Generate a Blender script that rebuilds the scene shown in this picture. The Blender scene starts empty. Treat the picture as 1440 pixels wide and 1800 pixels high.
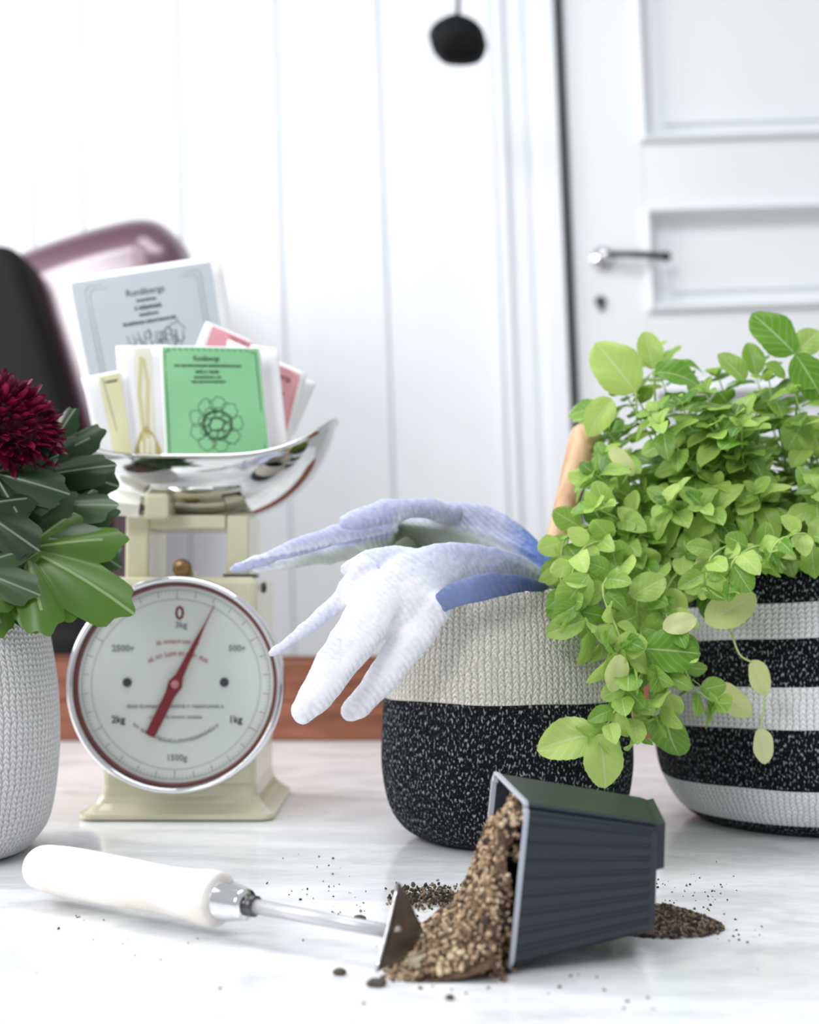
import bpy, bmesh, math, random
from mathutils import Vector, Matrix, noise, Euler
from math import sin, cos, pi, radians, sqrt, atan2

# ---------------------------------------------------------------- camera, world, lights
F = 2300.0                      # focal length in pixels of the 1440x1800 frame
CH = 0.195                      # camera height above the table top
PITCH = math.atan(160.0 / F)
scene = bpy.context.scene
col = scene.collection
cam_d = bpy.data.cameras.new('camera')
cam = bpy.data.objects.new('camera', cam_d)
col.objects.link(cam)
cam.location = (0, 0, CH)
cam.rotation_euler = (pi / 2 + PITCH, 0, 0)
cam_d.sensor_fit = 'HORIZONTAL'
cam_d.sensor_width = 36.0
cam_d.lens = 36.0 * F / 1440.0
cam_d.clip_start = 0.02
cam_d.dof.use_dof = True
cam_d.dof.focus_distance = 0.90
cam_d.dof.aperture_fstop = 6.2
scene.camera = cam

world = bpy.data.worlds.new('world')
scene.world = world
world.use_nodes = True
bg = world.node_tree.nodes['Background']
bg.inputs[0].default_value = (0.93, 0.965, 1.0, 1)
bg.inputs[1].default_value = 0.56


def area(name, loc, target, sx, sy, power, color):
    l = bpy.data.lights.new(name, 'AREA')
    l.shape = 'RECTANGLE'
    l.size, l.size_y = sx, sy
    l.energy = power
    l.color = color
    o = bpy.data.objects.new(name, l)
    col.objects.link(o)
    o.location = loc
    d = Vector(target) - Vector(loc)
    o.rotation_euler = d.to_track_quat('-Z', 'Y').to_euler()
    return o


area('window_light', (-2.5, 1.55, 1.55), (0.2, 1.7, 0.1), 1.6, 1.8, 74, (1.0, 0.985, 0.97))
area('overhead_fill', (0.1, 1.0, 2.2), (0.1, 1.25, 0.0), 1.6, 1.0, 25, (0.97, 0.985, 1.0))  # unseen lamp added to brighten the table top and leaves
area('rear_window_light', (-1.75, -1.7, 2.15), (0.1, 1.3, 0.2), 1.3, 1.1, 60, (0.97, 0.985, 1.0))

vs = scene.view_settings
scene.display_settings.display_device = 'sRGB'
vs.view_transform = 'Standard'
vs.look = 'None'
vs.exposure = 0.0
vs.gamma = 1.0
vs.use_curve_mapping = False

# ---------------------------------------------------------------- helpers
CP, SP = cos(PITCH), sin(PITCH)


def P(px, py, Y):
    """Point of the world at distance Y in front of the camera that shows at pixel px, py."""
    u = (px - 720.0) / F
    v = (900.0 - py) / F
    # camera axes: right (1,0,0), up (0,-sp,cp), forward (0,cp,sp)
    dx, dy, dz = u, CP - v * SP, SP + v * CP
    t = Y / dy
    return Vector((dx * t, Y, CH + dz * t))


def T(px, py):
    """Point of the table top under pixel px, py."""
    v = (900.0 - py) / F
    dy, dz = CP - v * SP, SP + v * CP
    t = -CH / dz
    return Vector(((px - 720.0) / F * t, dy * t, 0))


def tag(o, label=None, cat=None, group=None, kind=None):
    if label: o['label'] = label
    if cat: o['category'] = cat
    if group: o['group'] = group
    if kind: o['kind'] = kind
    return o


def empty(name, loc=(0, 0, 0), **k):
    o = bpy.data.objects.new(name, None)
    col.objects.link(o)
    o.location = loc
    o.empty_display_size = 0.02
    tag(o, **k)
    return o


def link(name, me, mats, parent=None, smooth=False):
    """Mesh in world coordinates; linked under its parent without moving it."""
    if not isinstance(mats, (list, tuple)):
        mats = [mats]
    for m in mats:
        if m: me.materials.append(m)
    if smooth:
        for p in me.polygons: p.use_smooth = True
    o = bpy.data.objects.new(name, me)
    col.objects.link(o)
    if parent is not None:
        o.parent = parent
        o.matrix_parent_inverse = Matrix.Translation(-world_loc(parent)) if rot_free(parent) else parent_world(parent).inverted()
    return o


def parent_world(o):
    m = Matrix.LocRotScale(o.location, o.rotation_euler, o.scale)
    if o.parent is not None:
        m = parent_world(o.parent) @ o.matrix_parent_inverse @ m
    return m


def world_loc(o): return parent_world(o).translation


def rot_free(o):
    m = parent_world(o).to_3x3()
    return (m[0][0] > 0.99999 and m[1][1] > 0.99999 and m[2][2] > 0.99999)


def from_bm(name, bm, mats, parent=None, smooth=False):
    me = bpy.data.meshes.new(name)
    bmesh.ops.recalc_face_normals(bm, faces=bm.faces[:])
    bm.to_mesh(me)
    bm.free()
    return link(name, me, mats, parent, smooth)


def from_py(name, verts, faces, mats, parent=None, smooth=False):
    me = bpy.data.meshes.new(name)
    me.from_pydata([tuple(v) for v in verts], [], faces)
    me.update()
    return link(name, me, mats, parent, smooth)


def box(bm, c, s, bev=0.0, rot=None):
    m = Matrix.Translation(c)
    if rot is not None: m = m @ rot
    m = m @ Matrix.Diagonal((s[0], s[1], s[2], 1))
    r = bmesh.ops.create_cube(bm, size=1, matrix=m)
    if bev > 0:
        es = list({e for v in r['verts'] for e in v.link_edges})
        bmesh.ops.bevel(bm, geom=es, offset=bev, segments=2, affect='EDGES', profile=0.5)


def box2(bm, a, b, bev=0.0):
    c = [(a[i] + b[i]) / 2 for i in range(3)]
    s = [abs(a[i] - b[i]) for i in range(3)]
    box(bm, c, s, bev)


def frame_of(t):
    t = t.normalized()
    a = Vector((0, 1, 0)) if abs(t.y) < 0.9 else Vector((0, 0, 1))
    n = t.cross(a).normalized()
    return n, t.cross(n).normalized()


def tube(bm, pts, radii, seg=12, cap=True, flat=None):
    """Round (or flattened: flat = depth/width) tube through pts."""
    rings = []
    n = len(pts)
    for i, p in enumerate(pts):
        t = (pts[min(i + 1, n - 1)] - pts[max(i - 1, 0)])
        a, b = frame_of(t)
        if flat is not None:
            d = Vector((0, 1, 0)); tn = t.normalized()
            b = (d - tn * d.dot(tn)).normalized(); a = tn.cross(b).normalized()
        r = radii[i] if isinstance(radii, (list, tuple)) else radii
        fl = 1 if flat is None else (flat[i] if isinstance(flat, (list, tuple)) else flat)
        rings.append([bm.verts.new(p + a * r * cos(2 * pi * k / seg) + b * r * fl * sin(2 * pi * k / seg)) for k in range(seg)])
    for i in range(n - 1):
        for k in range(seg):
            bm.faces.new((rings[i][k], rings[i][(k + 1) % seg], rings[i + 1][(k + 1) % seg], rings[i + 1][k]))
    if cap:
        for rg, p in ((rings[0], pts[0]), (rings[-1], pts[-1])):
            bm.faces.new(rg)
    return rings


def lathe(bm, base, axis, prof, seg=32, close=True):
    """Profile [(distance along axis, radius)] turned about an axis."""
    axis = axis.normalized()
    a, b = frame_of(axis)
    rings = []
    for (h, r) in prof:
        c = base + axis * h
        if r < 1e-5:
            rings.append([bm.verts.new(c)])
        else:
            rings.append([bm.verts.new(c + a * r * cos(2 * pi * k / seg) + b * r * sin(2 * pi * k / seg)) for k in range(seg)])
    for i in range(len(rings) - 1):
        A, B = rings[i], rings[i + 1]
        for k in range(seg):
            j = (k + 1) % seg
            if len(A) == 1 and len(B) == 1: continue
            if len(A) == 1: bm.faces.new((A[0], B[k], B[j]))
            elif len(B) == 1: bm.faces.new((A[k], A[j], B[0]))
            else: bm.faces.new((A[k], A[j], B[j], B[k]))
    if close:
        for rg in (rings[0], rings[-1]):
            if len(rg) > 2: bm.faces.new(rg)


def smooth_path(pts, n):
    """Catmull-Rom through a list of Vectors (or tuples of floats)."""
    out = []
    m = len(pts)
    for i in range(m - 1):
        p0, p1, p2, p3 = pts[max(i - 1, 0)], pts[i], pts[i + 1], pts[min(i + 2, m - 1)]
        for k in range(n):
            t = k / n
            out.append(0.5 * ((2 * p1) + (p2 - p0) * t + (2 * p0 - 5 * p1 + 4 * p2 - p3) * t * t + (3 * p1 - p0 - 3 * p2 + p3) * t ** 3))
    out.append(pts[-1])
    return out


# ---------------------------------------------------------------- materials
def new_mat(name):
    m = bpy.data.materials.new(name)
    m.use_nodes = True
    nt = m.node_tree
    return m, nt, nt.nodes['Principled BSDF']


def lin(c):
    return tuple(((x / 255.0) / 12.92 if x / 255.0 <= 0.04045 else ((x / 255.0 + 0.055) / 1.055) ** 2.4) for x in c)


def mat(name, rgb, rough=0.5, metal=0.0, vary=0.0, scale=20.0, bump=0.0, bscale=60.0, bdist=0.001, coat=0.0, stretch=None, spec=0.5, rnd=0.0):
    m, nt, b = new_mat(name)
    c = lin(rgb)
    b.inputs['Base Color'].default_value = (*c, 1)
    b.inputs['Roughness'].default_value = rough
    b.inputs['Metallic'].default_value = metal
    b.inputs['Specular IOR Level'].default_value = spec
    b.inputs['Coat Weight'].default_value = coat
    b.inputs['Coat Roughness'].default_value = 0.08
    tc = nt.nodes.new('ShaderNodeTexCoord')
    mp = nt.nodes.new('ShaderNodeMapping')
    nt.links.new(tc.outputs['Object'], mp.inputs['Vector'])
    if stretch: mp.inputs['Scale'].default_value = stretch
    if vary or rnd:
        nz = nt.nodes.new('ShaderNodeTexNoise')
        nz.inputs['Scale'].default_value = scale
        nz.inputs['Detail'].default_value = 6
        nt.links.new(mp.outputs[0], nz.inputs['Vector'])
        hs = nt.nodes.new('ShaderNodeHueSaturation')
        hs.inputs['Color'].default_value = (*c, 1)
        mr = nt.nodes.new('ShaderNodeMapRange')
        mr.inputs['From Min'].default_value = 0.3; mr.inputs['From Max'].default_value = 0.7
        mr.inputs['To Min'].default_value = 1 - vary; mr.inputs['To Max'].default_value = 1 + vary
        nt.links.new(nz.outputs['Fac'], mr.inputs['Value'])
        out = mr.outputs[0]
        if rnd:
            oi = nt.nodes.new('ShaderNodeObjectInfo')
            m2 = nt.nodes.new('ShaderNodeMapRange')
            m2.inputs['To Min'].default_value = 1 - rnd; m2.inputs['To Max'].default_value = 1 + rnd
            nt.links.new(oi.outputs['Random'], m2.inputs['Value'])
            mu = nt.nodes.new('ShaderNodeMath'); mu.operation = 'MULTIPLY'
            nt.links.new(out, mu.inputs[0]); nt.links.new(m2.outputs[0], mu.inputs[1])
            out = mu.outputs[0]
        nt.links.new(out, hs.inputs['Value'])
        nt.links.new(hs.outputs[0], b.inputs['Base Color'])
    if bump:
        n2 = nt.nodes.new('ShaderNodeTexNoise')
        n2.inputs['Scale'].default_value = bscale
        n2.inputs['Detail'].default_value = 8
        nt.links.new(mp.outputs[0], n2.inputs['Vector'])
        bp = nt.nodes.new('ShaderNodeBump')
        bp.inputs['Strength'].default_value = bump
        bp.inputs['Distance'].default_value = bdist
        nt.links.new(n2.outputs['Fac'], bp.inputs['Height'])
        nt.links.new(bp.outputs[0], b.inputs['Normal'])
    return m


def marble_mat():
    m, nt, b = new_mat('white_marble')
    N, L = nt.nodes, nt.links
    tc = N.new('ShaderNodeTexCoord')
    mp = N.new('ShaderNodeMapping'); mp.inputs['Scale'].default_value = (1, 2.1, 1); mp.inputs['Rotation'].default_value = (0, 0, 0.35)
    L.new(tc.outputs['Object'], mp.inputs['Vector'])
    n1 = N.new('ShaderNodeTexNoise'); n1.inputs['Scale'].default_value = 7; n1.inputs['Detail'].default_value = 9; n1.inputs['Distortion'].default_value = 1.6
    L.new(mp.outputs[0], n1.inputs['Vector'])
    r = N.new('ShaderNodeValToRGB')
    e = r.color_ramp.elements
    e[0].position = 0.36; e[0].color = (*lin((222, 225, 229)), 1)
    e[1].position = 0.56; e[1].color = (*lin((244, 245, 247)), 1)
    L.new(n1.outputs['Fac'], r.inputs['Fac'])
    n2 = N.new('ShaderNodeTexNoise'); n2.inputs['Scale'].default_value = 60; n2.inputs['Detail'].default_value = 6
    L.new(mp.outputs[0], n2.inputs['Vector'])
    mx = N.new('ShaderNodeMix'); mx.data_type = 'RGBA'; mx.blend_type = 'MULTIPLY'
    r2 = N.new('ShaderNodeValToRGB'); r2.color_ramp.elements[0].position = 0.3; r2.color_ramp.elements[0].color = (0.9, 0.905, 0.915, 1); r2.color_ramp.elements[1].position = 0.55
    L.new(n2.outputs['Fac'], r2.inputs['Fac'])
    mx.inputs[0].default_value = 1
    L.new(r.outputs[0], mx.inputs[6]); L.new(r2.outputs[0], mx.inputs[7])
    L.new(mx.outputs[2], b.inputs['Base Color'])
    b.inputs['Roughness'].default_value = 0.15
    bp = N.new('ShaderNodeBump'); bp.inputs['Strength'].default_value = 0.12; bp.inputs['Distance'].default_value = 0.0005
    L.new(n2.outputs['Fac'], bp.inputs['Height']); L.new(bp.outputs[0], b.inputs['Normal'])
    return m


def wood_mat(name, c1, c2, rough=0.5, sc=(1, 14, 14), wsc=6.0, coat=0.0):
    m, nt, b = new_mat(name)
    N, L = nt.nodes, nt.links
    tc = N.new('ShaderNodeTexCoord')
    mp = N.new('ShaderNodeMapping'); mp.inputs['Scale'].default_value = sc
    L.new(tc.outputs['Object'], mp.inputs['Vector'])
    n1 = N.new('ShaderNodeTexNoise'); n1.inputs['Scale'].default_value = wsc; n1.inputs['Detail'].default_value = 8; n1.inputs['Distortion'].default_value = 0.8
    L.new(mp.outputs[0], n1.inputs['Vector'])
    r = N.new('ShaderNodeValToRGB')
    e = r.color_ramp.elements
    e[0].position = 0.35; e[0].color = (*lin(c1), 1)
    e[1].position = 0.65; e[1].color = (*lin(c2), 1)
    L.new(n1.outputs['Fac'], r.inputs['Fac']); L.new(r.outputs[0], b.inputs['Base Color'])
    b.inputs['Roughness'].default_value = rough
    b.inputs['Coat Weight'].default_value = coat
    bp = N.new('ShaderNodeBump'); bp.inputs['Strength'].default_value = 0.25; bp.inputs['Distance'].default_value = 0.001
    L.new(n1.outputs['Fac'], bp.inputs['Height']); L.new(bp.outputs[0], b.inputs['Normal'])
    return m


def knit_mat(name, c_base, c_speck, speck=0.62, bump=1.0, dist=0.0016, speck_len=0.35):
    """Knitted cotton: UV u counts columns of stitches, v counts rows."""
    m, nt, b = new_mat(name)
    N, L = nt.nodes, nt.links
    uv = N.new('ShaderNodeUVMap')
    sx = N.new('ShaderNodeSeparateXYZ'); L.new(uv.outputs[0], sx.inputs[0])

    def mth(op, a, bb=None, c=None):
        n = N.new('ShaderNodeMath'); n.operation = op
        for i, x in enumerate((a, bb, c)):
            if x is None: continue
            if isinstance(x, (int, float)): n.inputs[i].default_value = x
            else: L.new(x, n.inputs[i])
        return n.outputs[0]
    nz = N.new('ShaderNodeTexNoise'); nz.inputs['Scale'].default_value = 0.35; nz.inputs['Detail'].default_value = 3
    L.new(uv.outputs[0], nz.inputs['Vector'])
    wob = mth('MULTIPLY', mth('SUBTRACT', nz.outputs['Fac'], 0.5), 1.1)
    u = mth('ADD', sx.outputs[0], wob)
    fu = mth('FRACT', u)
    tri = mth('ABSOLUTE', mth('SUBTRACT', fu, 0.5))            # 0 in the middle .. 0.5 at the seams
    colh = mth('SUBTRACT', 1.0, mth('POWER', mth('MULTIPLY', tri, 2.0), 2.5))
    vv = mth('ADD', mth('ADD', sx.outputs[1], wob), mth('MULTIPLY', tri, 1.4))
    rowh = mth('ADD', mth('MULTIPLY', mth('SINE', mth('MULTIPLY', vv, 2 * pi)), 0.5), 0.5)
    h = mth('MULTIPLY', colh, mth('ADD', mth('MULTIPLY', rowh, 0.75), 0.25))
    bp = N.new('ShaderNodeBump'); bp.inputs['Strength'].default_value = bump; bp.inputs['Distance'].default_value = dist
    L.new(h, bp.inputs['Height']); L.new(bp.outputs[0], b.inputs['Normal'])
    mp = N.new('ShaderNodeMapping'); mp.inputs['Scale'].default_value = (3.4, speck_len * 3.4, 1)
    L.new(uv.outputs[0], mp.inputs['Vector'])
    n2 = N.new('ShaderNodeTexNoise'); n2.inputs['Scale'].default_value = 1.0; n2.inputs['Detail'].default_value = 2
    L.new(mp.outputs[0], n2.inputs['Vector'])
    rp = N.new('ShaderNodeValToRGB'); rp.color_ramp.elements[0].position = speck - 0.03; rp.color_ramp.elements[1].position = speck + 0.05
    L.new(n2.outputs['Fac'], rp.inputs['Fac'])
    mx = N.new('ShaderNodeMix'); mx.data_type = 'RGBA'
    mx.inputs[6].default_value = (*lin(c_base), 1); mx.inputs[7].default_value = (*lin(c_speck), 1)
    L.new(rp.outputs[0], mx.inputs[0])
    m2 = N.new('ShaderNodeMix'); m2.data_type = 'RGBA'; m2.blend_type = 'MULTIPLY'; m2.inputs[0].default_value = 1
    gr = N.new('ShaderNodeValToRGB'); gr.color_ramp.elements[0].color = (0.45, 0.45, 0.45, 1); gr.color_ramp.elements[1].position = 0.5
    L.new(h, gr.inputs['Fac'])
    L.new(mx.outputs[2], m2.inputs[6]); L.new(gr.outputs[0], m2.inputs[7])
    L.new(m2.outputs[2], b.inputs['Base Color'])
    b.inputs['Roughness'].default_value = 0.9
    b.inputs['Specular IOR Level'].default_value = 0.2
    return m


def leaf_mat(name, dark, light, transl=0.35, rough=0.38, island=False, veins=True, midonly=False):
    m, nt, b = new_mat(name)
    N, L = nt.nodes, nt.links
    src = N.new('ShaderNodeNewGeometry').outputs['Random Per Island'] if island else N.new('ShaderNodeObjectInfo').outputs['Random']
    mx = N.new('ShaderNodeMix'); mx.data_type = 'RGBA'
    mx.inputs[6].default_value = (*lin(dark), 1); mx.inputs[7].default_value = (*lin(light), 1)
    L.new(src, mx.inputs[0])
    outc = mx.outputs[2]
    if veins:
        uv = N.new('ShaderNodeUVMap')
        sx = N.new('ShaderNodeSeparateXYZ'); L.new(uv.outputs[0], sx.inputs[0])
        def mth(op, a, bb=None):
            n = N.new('ShaderNodeMath'); n.operation = op
            for i, x in enumerate((a, bb)):
                if x is None: continue
                if isinstance(x, (int, float)): n.inputs[i].default_value = x
                else: L.new(x, n.inputs[i])
            return n.outputs[0]
        side = mth('ABSOLUTE', mth('SUBTRACT', sx.outputs[0], 0.5))
        ph = mth('MULTIPLY', mth('SUBTRACT', sx.outputs[1], mth('MULTIPLY', side, 0.7)), 2 * pi * 6)
        sv = mth('POWER', mth('ADD', mth('MULTIPLY', mth('SINE', ph), 0.5), 0.5), 8)
        mid = mth('LESS_THAN', side, 0.011 if midonly else 0.022)
        v = mth('MAXIMUM', mth('MULTIPLY', sv, 0.0 if midonly else 0.28), mid)
        m3 = N.new('ShaderNodeMix'); m3.data_type = 'RGBA'
        L.new(mth('MULTIPLY', v, 0.55), m3.inputs[0])
        L.new(outc, m3.inputs[6]); m3.inputs[7].default_value = (*lin(tuple(min(255, int(x * 0.5 + 125)) for x in light)), 1)
        outc = m3.outputs[2]
        bp = N.new('ShaderNodeBump'); bp.inputs['Strength'].default_value = 0.6; bp.inputs['Distance'].default_value = 0.0006; bp.invert = True
        L.new(v, bp.inputs['Height']); L.new(bp.outputs[0], b.inputs['Normal'])
    L.new(outc, b.inputs['Base Color'])
    b.inputs['Roughness'].default_value = rough
    tr = N.new('ShaderNodeBsdfTranslucent'); L.new(outc, tr.inputs['Color'])
    ms = N.new('ShaderNodeMixShader'); ms.inputs[0].default_value = transl
    L.new(b.outputs[0], ms.inputs[1]); L.new(tr.outputs[0], ms.inputs[2])
    L.new(ms.outputs[0], N['Material Output'].inputs['Surface'])
    return m


M = {}
M['wall'] = mat('wall_paint', (238, 241, 245), 0.55, vary=0.015, scale=3, stretch=(8, 8, 0.6))
M['door'] = mat('door_paint', (232, 235, 238), 0.4, vary=0.012, scale=4)
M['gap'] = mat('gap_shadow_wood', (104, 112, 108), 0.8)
M['floor'] = wood_mat('floor_wood', (96, 74, 60), (140, 112, 92), 0.5, (14, 1, 1), 3)
M['marble'] = marble_mat()
M['crate'] = wood_mat('crate_wood', (108, 58, 40), (150, 92, 66), 0.45, (2.0, 16, 22), 3)
M['cream'] = mat('cream_enamel', (216, 212, 182), 0.28, vary=0.03, scale=15, coat=0.4)
M['cream_light'] = mat('cream_enamel_light', (236, 233, 220), 0.28, coat=0.4)
M['steel'] = mat('polished_steel', (206, 206, 204), 0.07, 1.0, bump=0.05, bscale=12, bdist=0.002)
M['chrome'] = mat('chrome', (235, 235, 238), 0.12, 1.0)
M['satin'] = mat('satin_steel', (196, 196, 200), 0.3, 0.25)
M['dark_steel'] = mat('dark_steel', (92, 90, 92), 0.35, 0.9)
M['dial'] = mat('dial_white', (222, 228, 222), 0.35)
M['dial_red'] = mat('dial_red', (128, 30, 36), 0.4)
M['rim_red'] = mat('dial_rim_maroon', (112, 60, 58), 0.4)
M['ink'] = mat('ink_dark', (62, 66, 70), 0.6)
M['ink_soft'] = mat('ink_soft_grey', (140, 146, 144), 0.6)
M['ink_pink'] = mat('ink_pink', (196, 130, 132), 0.6)
M['paper'] = mat('white_paper', (240, 240, 242), 0.6, vary=0.02, scale=40)
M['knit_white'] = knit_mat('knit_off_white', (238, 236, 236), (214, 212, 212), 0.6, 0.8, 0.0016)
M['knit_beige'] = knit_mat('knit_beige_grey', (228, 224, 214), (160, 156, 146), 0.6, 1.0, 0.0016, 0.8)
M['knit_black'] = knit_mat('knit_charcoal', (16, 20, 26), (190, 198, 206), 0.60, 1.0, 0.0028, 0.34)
M['knit_bright'] = knit_mat('knit_bright_white', (248, 248, 250), (224, 226, 230), 0.66, 0.8, 0.0016)
M['dirt'] = mat('potting_soil', (72, 56, 42), 0.9, vary=0.4, scale=140, bump=1, bscale=200, bdist=0.003)
M['wood_handle'] = wood_mat('beech_handle', (186, 142, 104), (222, 186, 148), 0.5, (18, 18, 2.2), 3)
M['wood_pale'] = wood_mat('bleached_handle', (226, 218, 208), (242, 238, 232), 0.5, (3, 18, 18), 3)
M['maroon'] = mat('maroon_leather', (66, 16, 42), 0.45, coat=1.0, spec=1.0)
M['maroon'].node_tree.nodes['Principled BSDF'].inputs['Coat IOR'].default_value = 2.0
M['maroon'].node_tree.nodes['Principled BSDF'].inputs['Specular Tint'].default_value = (1.0, 0.6, 0.78, 1)
M['maroon'].node_tree.nodes['Principled BSDF'].inputs['Coat Roughness'].default_value = 0.22
M['black_leather'] = mat('black_leather', (8, 6, 8), 0.6, spec=0.25)
M['plastic'] = mat('pot_plastic', (31, 40, 48), 0.34)
M['rim_highlight'] = mat('pot_rim_highlight', (176, 180, 190), 0.4)  # edge highlight of the rim put into a paler grey
M['black'] = mat('black_ornament', (9, 13, 16), 0.7, spec=0.2, vary=0.3, scale=40, bump=0.8, bscale=60, bdist=0.004)
M['stem'] = mat('stem_green', (176, 200, 118), 0.5)
M['stem_dark'] = mat('stem_dark_green', (84, 104, 60), 0.5)
M['leaf'] = leaf_mat('mint_leaf', (104, 158, 40), (198, 226, 122), 0.4)
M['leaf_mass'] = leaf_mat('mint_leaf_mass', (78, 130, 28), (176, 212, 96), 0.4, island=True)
M['leaf_pale'] = leaf_mat('mint_leaf_pale', (222, 232, 150), (244, 244, 190), 0.4)
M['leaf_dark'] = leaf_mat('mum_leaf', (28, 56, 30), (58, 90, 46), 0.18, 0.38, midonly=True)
M['leaf_lit'] = leaf_mat('mum_leaf_lit', (64, 104, 30), (102, 142, 48), 0.3, 0.38, midonly=True)  # lit copy of the dark mum leaf, light put into its green
M['petal_in'] = leaf_mat('mum_petal_inner', (70, 6, 34), (128, 16, 62), 0.2, 0.5, island=True, veins=False)
M['petal_core'] = mat('petal_core', (70, 8, 34), .6, vary=.4, scale=200, bump=1, bscale=300, bdist=.004)
M['petal'] = leaf_mat('mum_petal', (96, 8, 44), (150, 20, 74), 0.2, 0.5, veins=False)

# ---------------------------------------------------------------- the setting
WY = 3.0
WA = radians(-1.9)                         # the old panelling leans a little
WC = Vector((0, WY, CH))
WR = Matrix.Rotation(WA, 4, 'Y')
WM = Matrix.Translation(WC) @ WR
WI = WM.inverted()


def W(px, py, off=0.0):
    """Pixel -> wall-local x, z at depth WY - off."""
    p = WI @ P(px, py, WY - off)
    return p.x, p.z


def wall_obj(o):
    o.matrix_world = WM
    return o


def wall_part(name, bm, m, parent):
    me = bpy.data.meshes.new(name)
    bmesh.ops.recalc_face_normals(bm, faces=bm.faces[:])
    bm.to_mesh(me); bm.free()
    me.materials.append(m)
    o = bpy.data.objects.new(name, me)
    col.objects.link(o)
    o.parent = parent
    return o


# floor
bm = bmesh.new(); box2(bm, (-3.2, -1.2, -0.75), (3.2, 3.2, -0.72))
tag(from_bm('floor', bm, M['floor']), kind='structure')
# wall_back: backing + planks
Z0, Z1 = -0.85, 1.9
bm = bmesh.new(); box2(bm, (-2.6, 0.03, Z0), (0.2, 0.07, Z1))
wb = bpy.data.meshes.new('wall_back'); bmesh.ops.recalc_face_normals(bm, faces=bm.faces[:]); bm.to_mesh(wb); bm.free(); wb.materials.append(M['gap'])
wall = wall_obj(bpy.data.objects.new('wall_back', wb)); col.objects.link(wall); wall['kind'] = 'structure'
edges = [-1500, -1330, -1155, -980, -805, -632, -460, -288, -116, 60, 147, 319, 494, 675, 872]
for a, b in zip(edges[:-1], edges[1:]):
    xa, _ = W(a, 300); xb, _ = W(b, 300)
    bm = bmesh.new()
    box2(bm, (xa + 0.0012, 0.0, Z0), (xb - 0.0012, 0.032, Z1))
    es = [e for e in bm.edges if abs(e.verts[0].co.z - e.verts[1].co.z) > 1 and e.verts[0].co.y < 0.01]
    bmesh.ops.bevel(bm, geom=es, offset=0.006, segments=2, affect='EDGES')
    wall_part('plank', bm, M['wall'], wall)
# casing (trim_1), built as profile strips
def strip(bm, pa, pb, ya, yb, bev=0.003, z0=Z0, z1=Z1):
    xa, _ = W(pa, 300); xb, _ = W(pb, 300)
    box2(bm, (xa, ya, z0), (xb, yb, z1), bev)
bm = bmesh.new()
strip(bm, 874, 983, -0.012, 0.03)
strip(bm, 874, 890, -0.030, -0.010)
strip(bm, 896, 926, -0.022, -0.010, 0.004)
strip(bm, 944, 983, -0.032, -0.010, 0.006)
tm = bpy.data.meshes.new('trim_1'); bmesh.ops.recalc_face_normals(bm, faces=bm.faces[:]); bm.to_mesh(tm); bm.free(); tm.materials.append(M['wall'])
tr = wall_obj(bpy.data.objects.new('trim_1', tm)); col.objects.link(tr); tr['kind'] = 'structure'
# jamb behind the gap (trim_2)
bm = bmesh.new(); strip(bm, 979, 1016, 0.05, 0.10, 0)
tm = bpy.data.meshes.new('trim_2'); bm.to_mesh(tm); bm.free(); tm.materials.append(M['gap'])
tr = wall_obj(bpy.data.objects.new('trim_2', tm)); col.objects.link(tr); tr['kind'] = 'structure'
# door_1
dm = bpy.data.meshes.new('door_1')
bm = bmesh.new()
dx0, _ = W(1004, 300); dx1 = dx0 + 0.86
box2(bm, (dx0 + 0.004, 0.040, Z0 + 0.05), (dx1, 0.06, Z1)); bmesh.ops.recalc_face_normals(bm, faces=bm.faces[:]); bm.to_mesh(dm); bm.free(); dm.materials.append(M['door'])
door = wall_obj(bpy.data.objects.new('door_1', dm)); col.objects.link(door); door['kind'] = 'structure'
sx1, _ = W(1132, 300)
rails_px = [(246, 372), (545, 690)]
rails = []
for a, b in rails_px:
    rails.append((W(1130, b)[1], W(1130, a)[1]))
rails = [(Z0 + 0.05, Z0 + 0.25)] + sorted(rails) + [(1.6, Z1)]
bm = bmesh.new(); box2(bm, (dx0, 0.0, Z0 + 0.05), (sx1, 0.045, Z1), 0.003); wall_part('stile', bm, M['door'], door)
bm = bmesh.new(); box2(bm, (dx1 - 0.12, 0.0, Z0 + 0.05), (dx1, 0.045, Z1), 0.003); wall_part('stile', bm, M['door'], door)
for a, b in rails:
    bm = bmesh.new(); box2(bm, (sx1, 0.0005, a), (dx1 - 0.12, 0.045, b), 0.003); wall_part('rail', bm, M['door'], door)
for (a0, a1), (b0, b1) in zip(rails[:-1], rails[1:]):
    z0, z1 = a1, b0
    x0, x1 = sx1, dx1 - 0.12
    bm = bmesh.new()                       # moulding: mitred frame standing proud, then stepping down to the field
    def ring(ins, y):
        return [bm.verts.new((x0 + ins, y, z0 + ins)), bm.verts.new((x1 - ins, y, z0 + ins)), bm.verts.new((x1 - ins, y, z1 - ins)), bm.verts.new((x0 + ins, y, z1 - ins))]
    prof = [(-0.006, 0.002), (-0.006, -0.014), (0.002, -0.018), (0.008, -0.012), (0.012, 0.014), (0.020, 0.022), (0.024, 0.034), (0.034, 0.0395)]
    rs = [ring(i, y) for i, y in prof]
    for r0, r1 in zip(rs[:-1], rs[1:]):
        for k in range(4): bm.faces.new((r0[k], r0[(k + 1) % 4], r1[(k + 1) % 4], r1[k]))
    wall_part('moulding', bm, M['door'], door)
    if z1 - z0 > 0.14:
        bm = bmesh.new(); i = 0.058
        box2(bm, (x0 + i, 0.028, z0 + i * 0.8), (x1 - i, 0.0405, z1 - i * 0.8), 0.005); wall_part('panel', bm, M['door'], door)
hx, hz = W(1065, 445, 0.05)
lx, lz = W(1168, 449, 0.05)
bm = bmesh.new()
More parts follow.
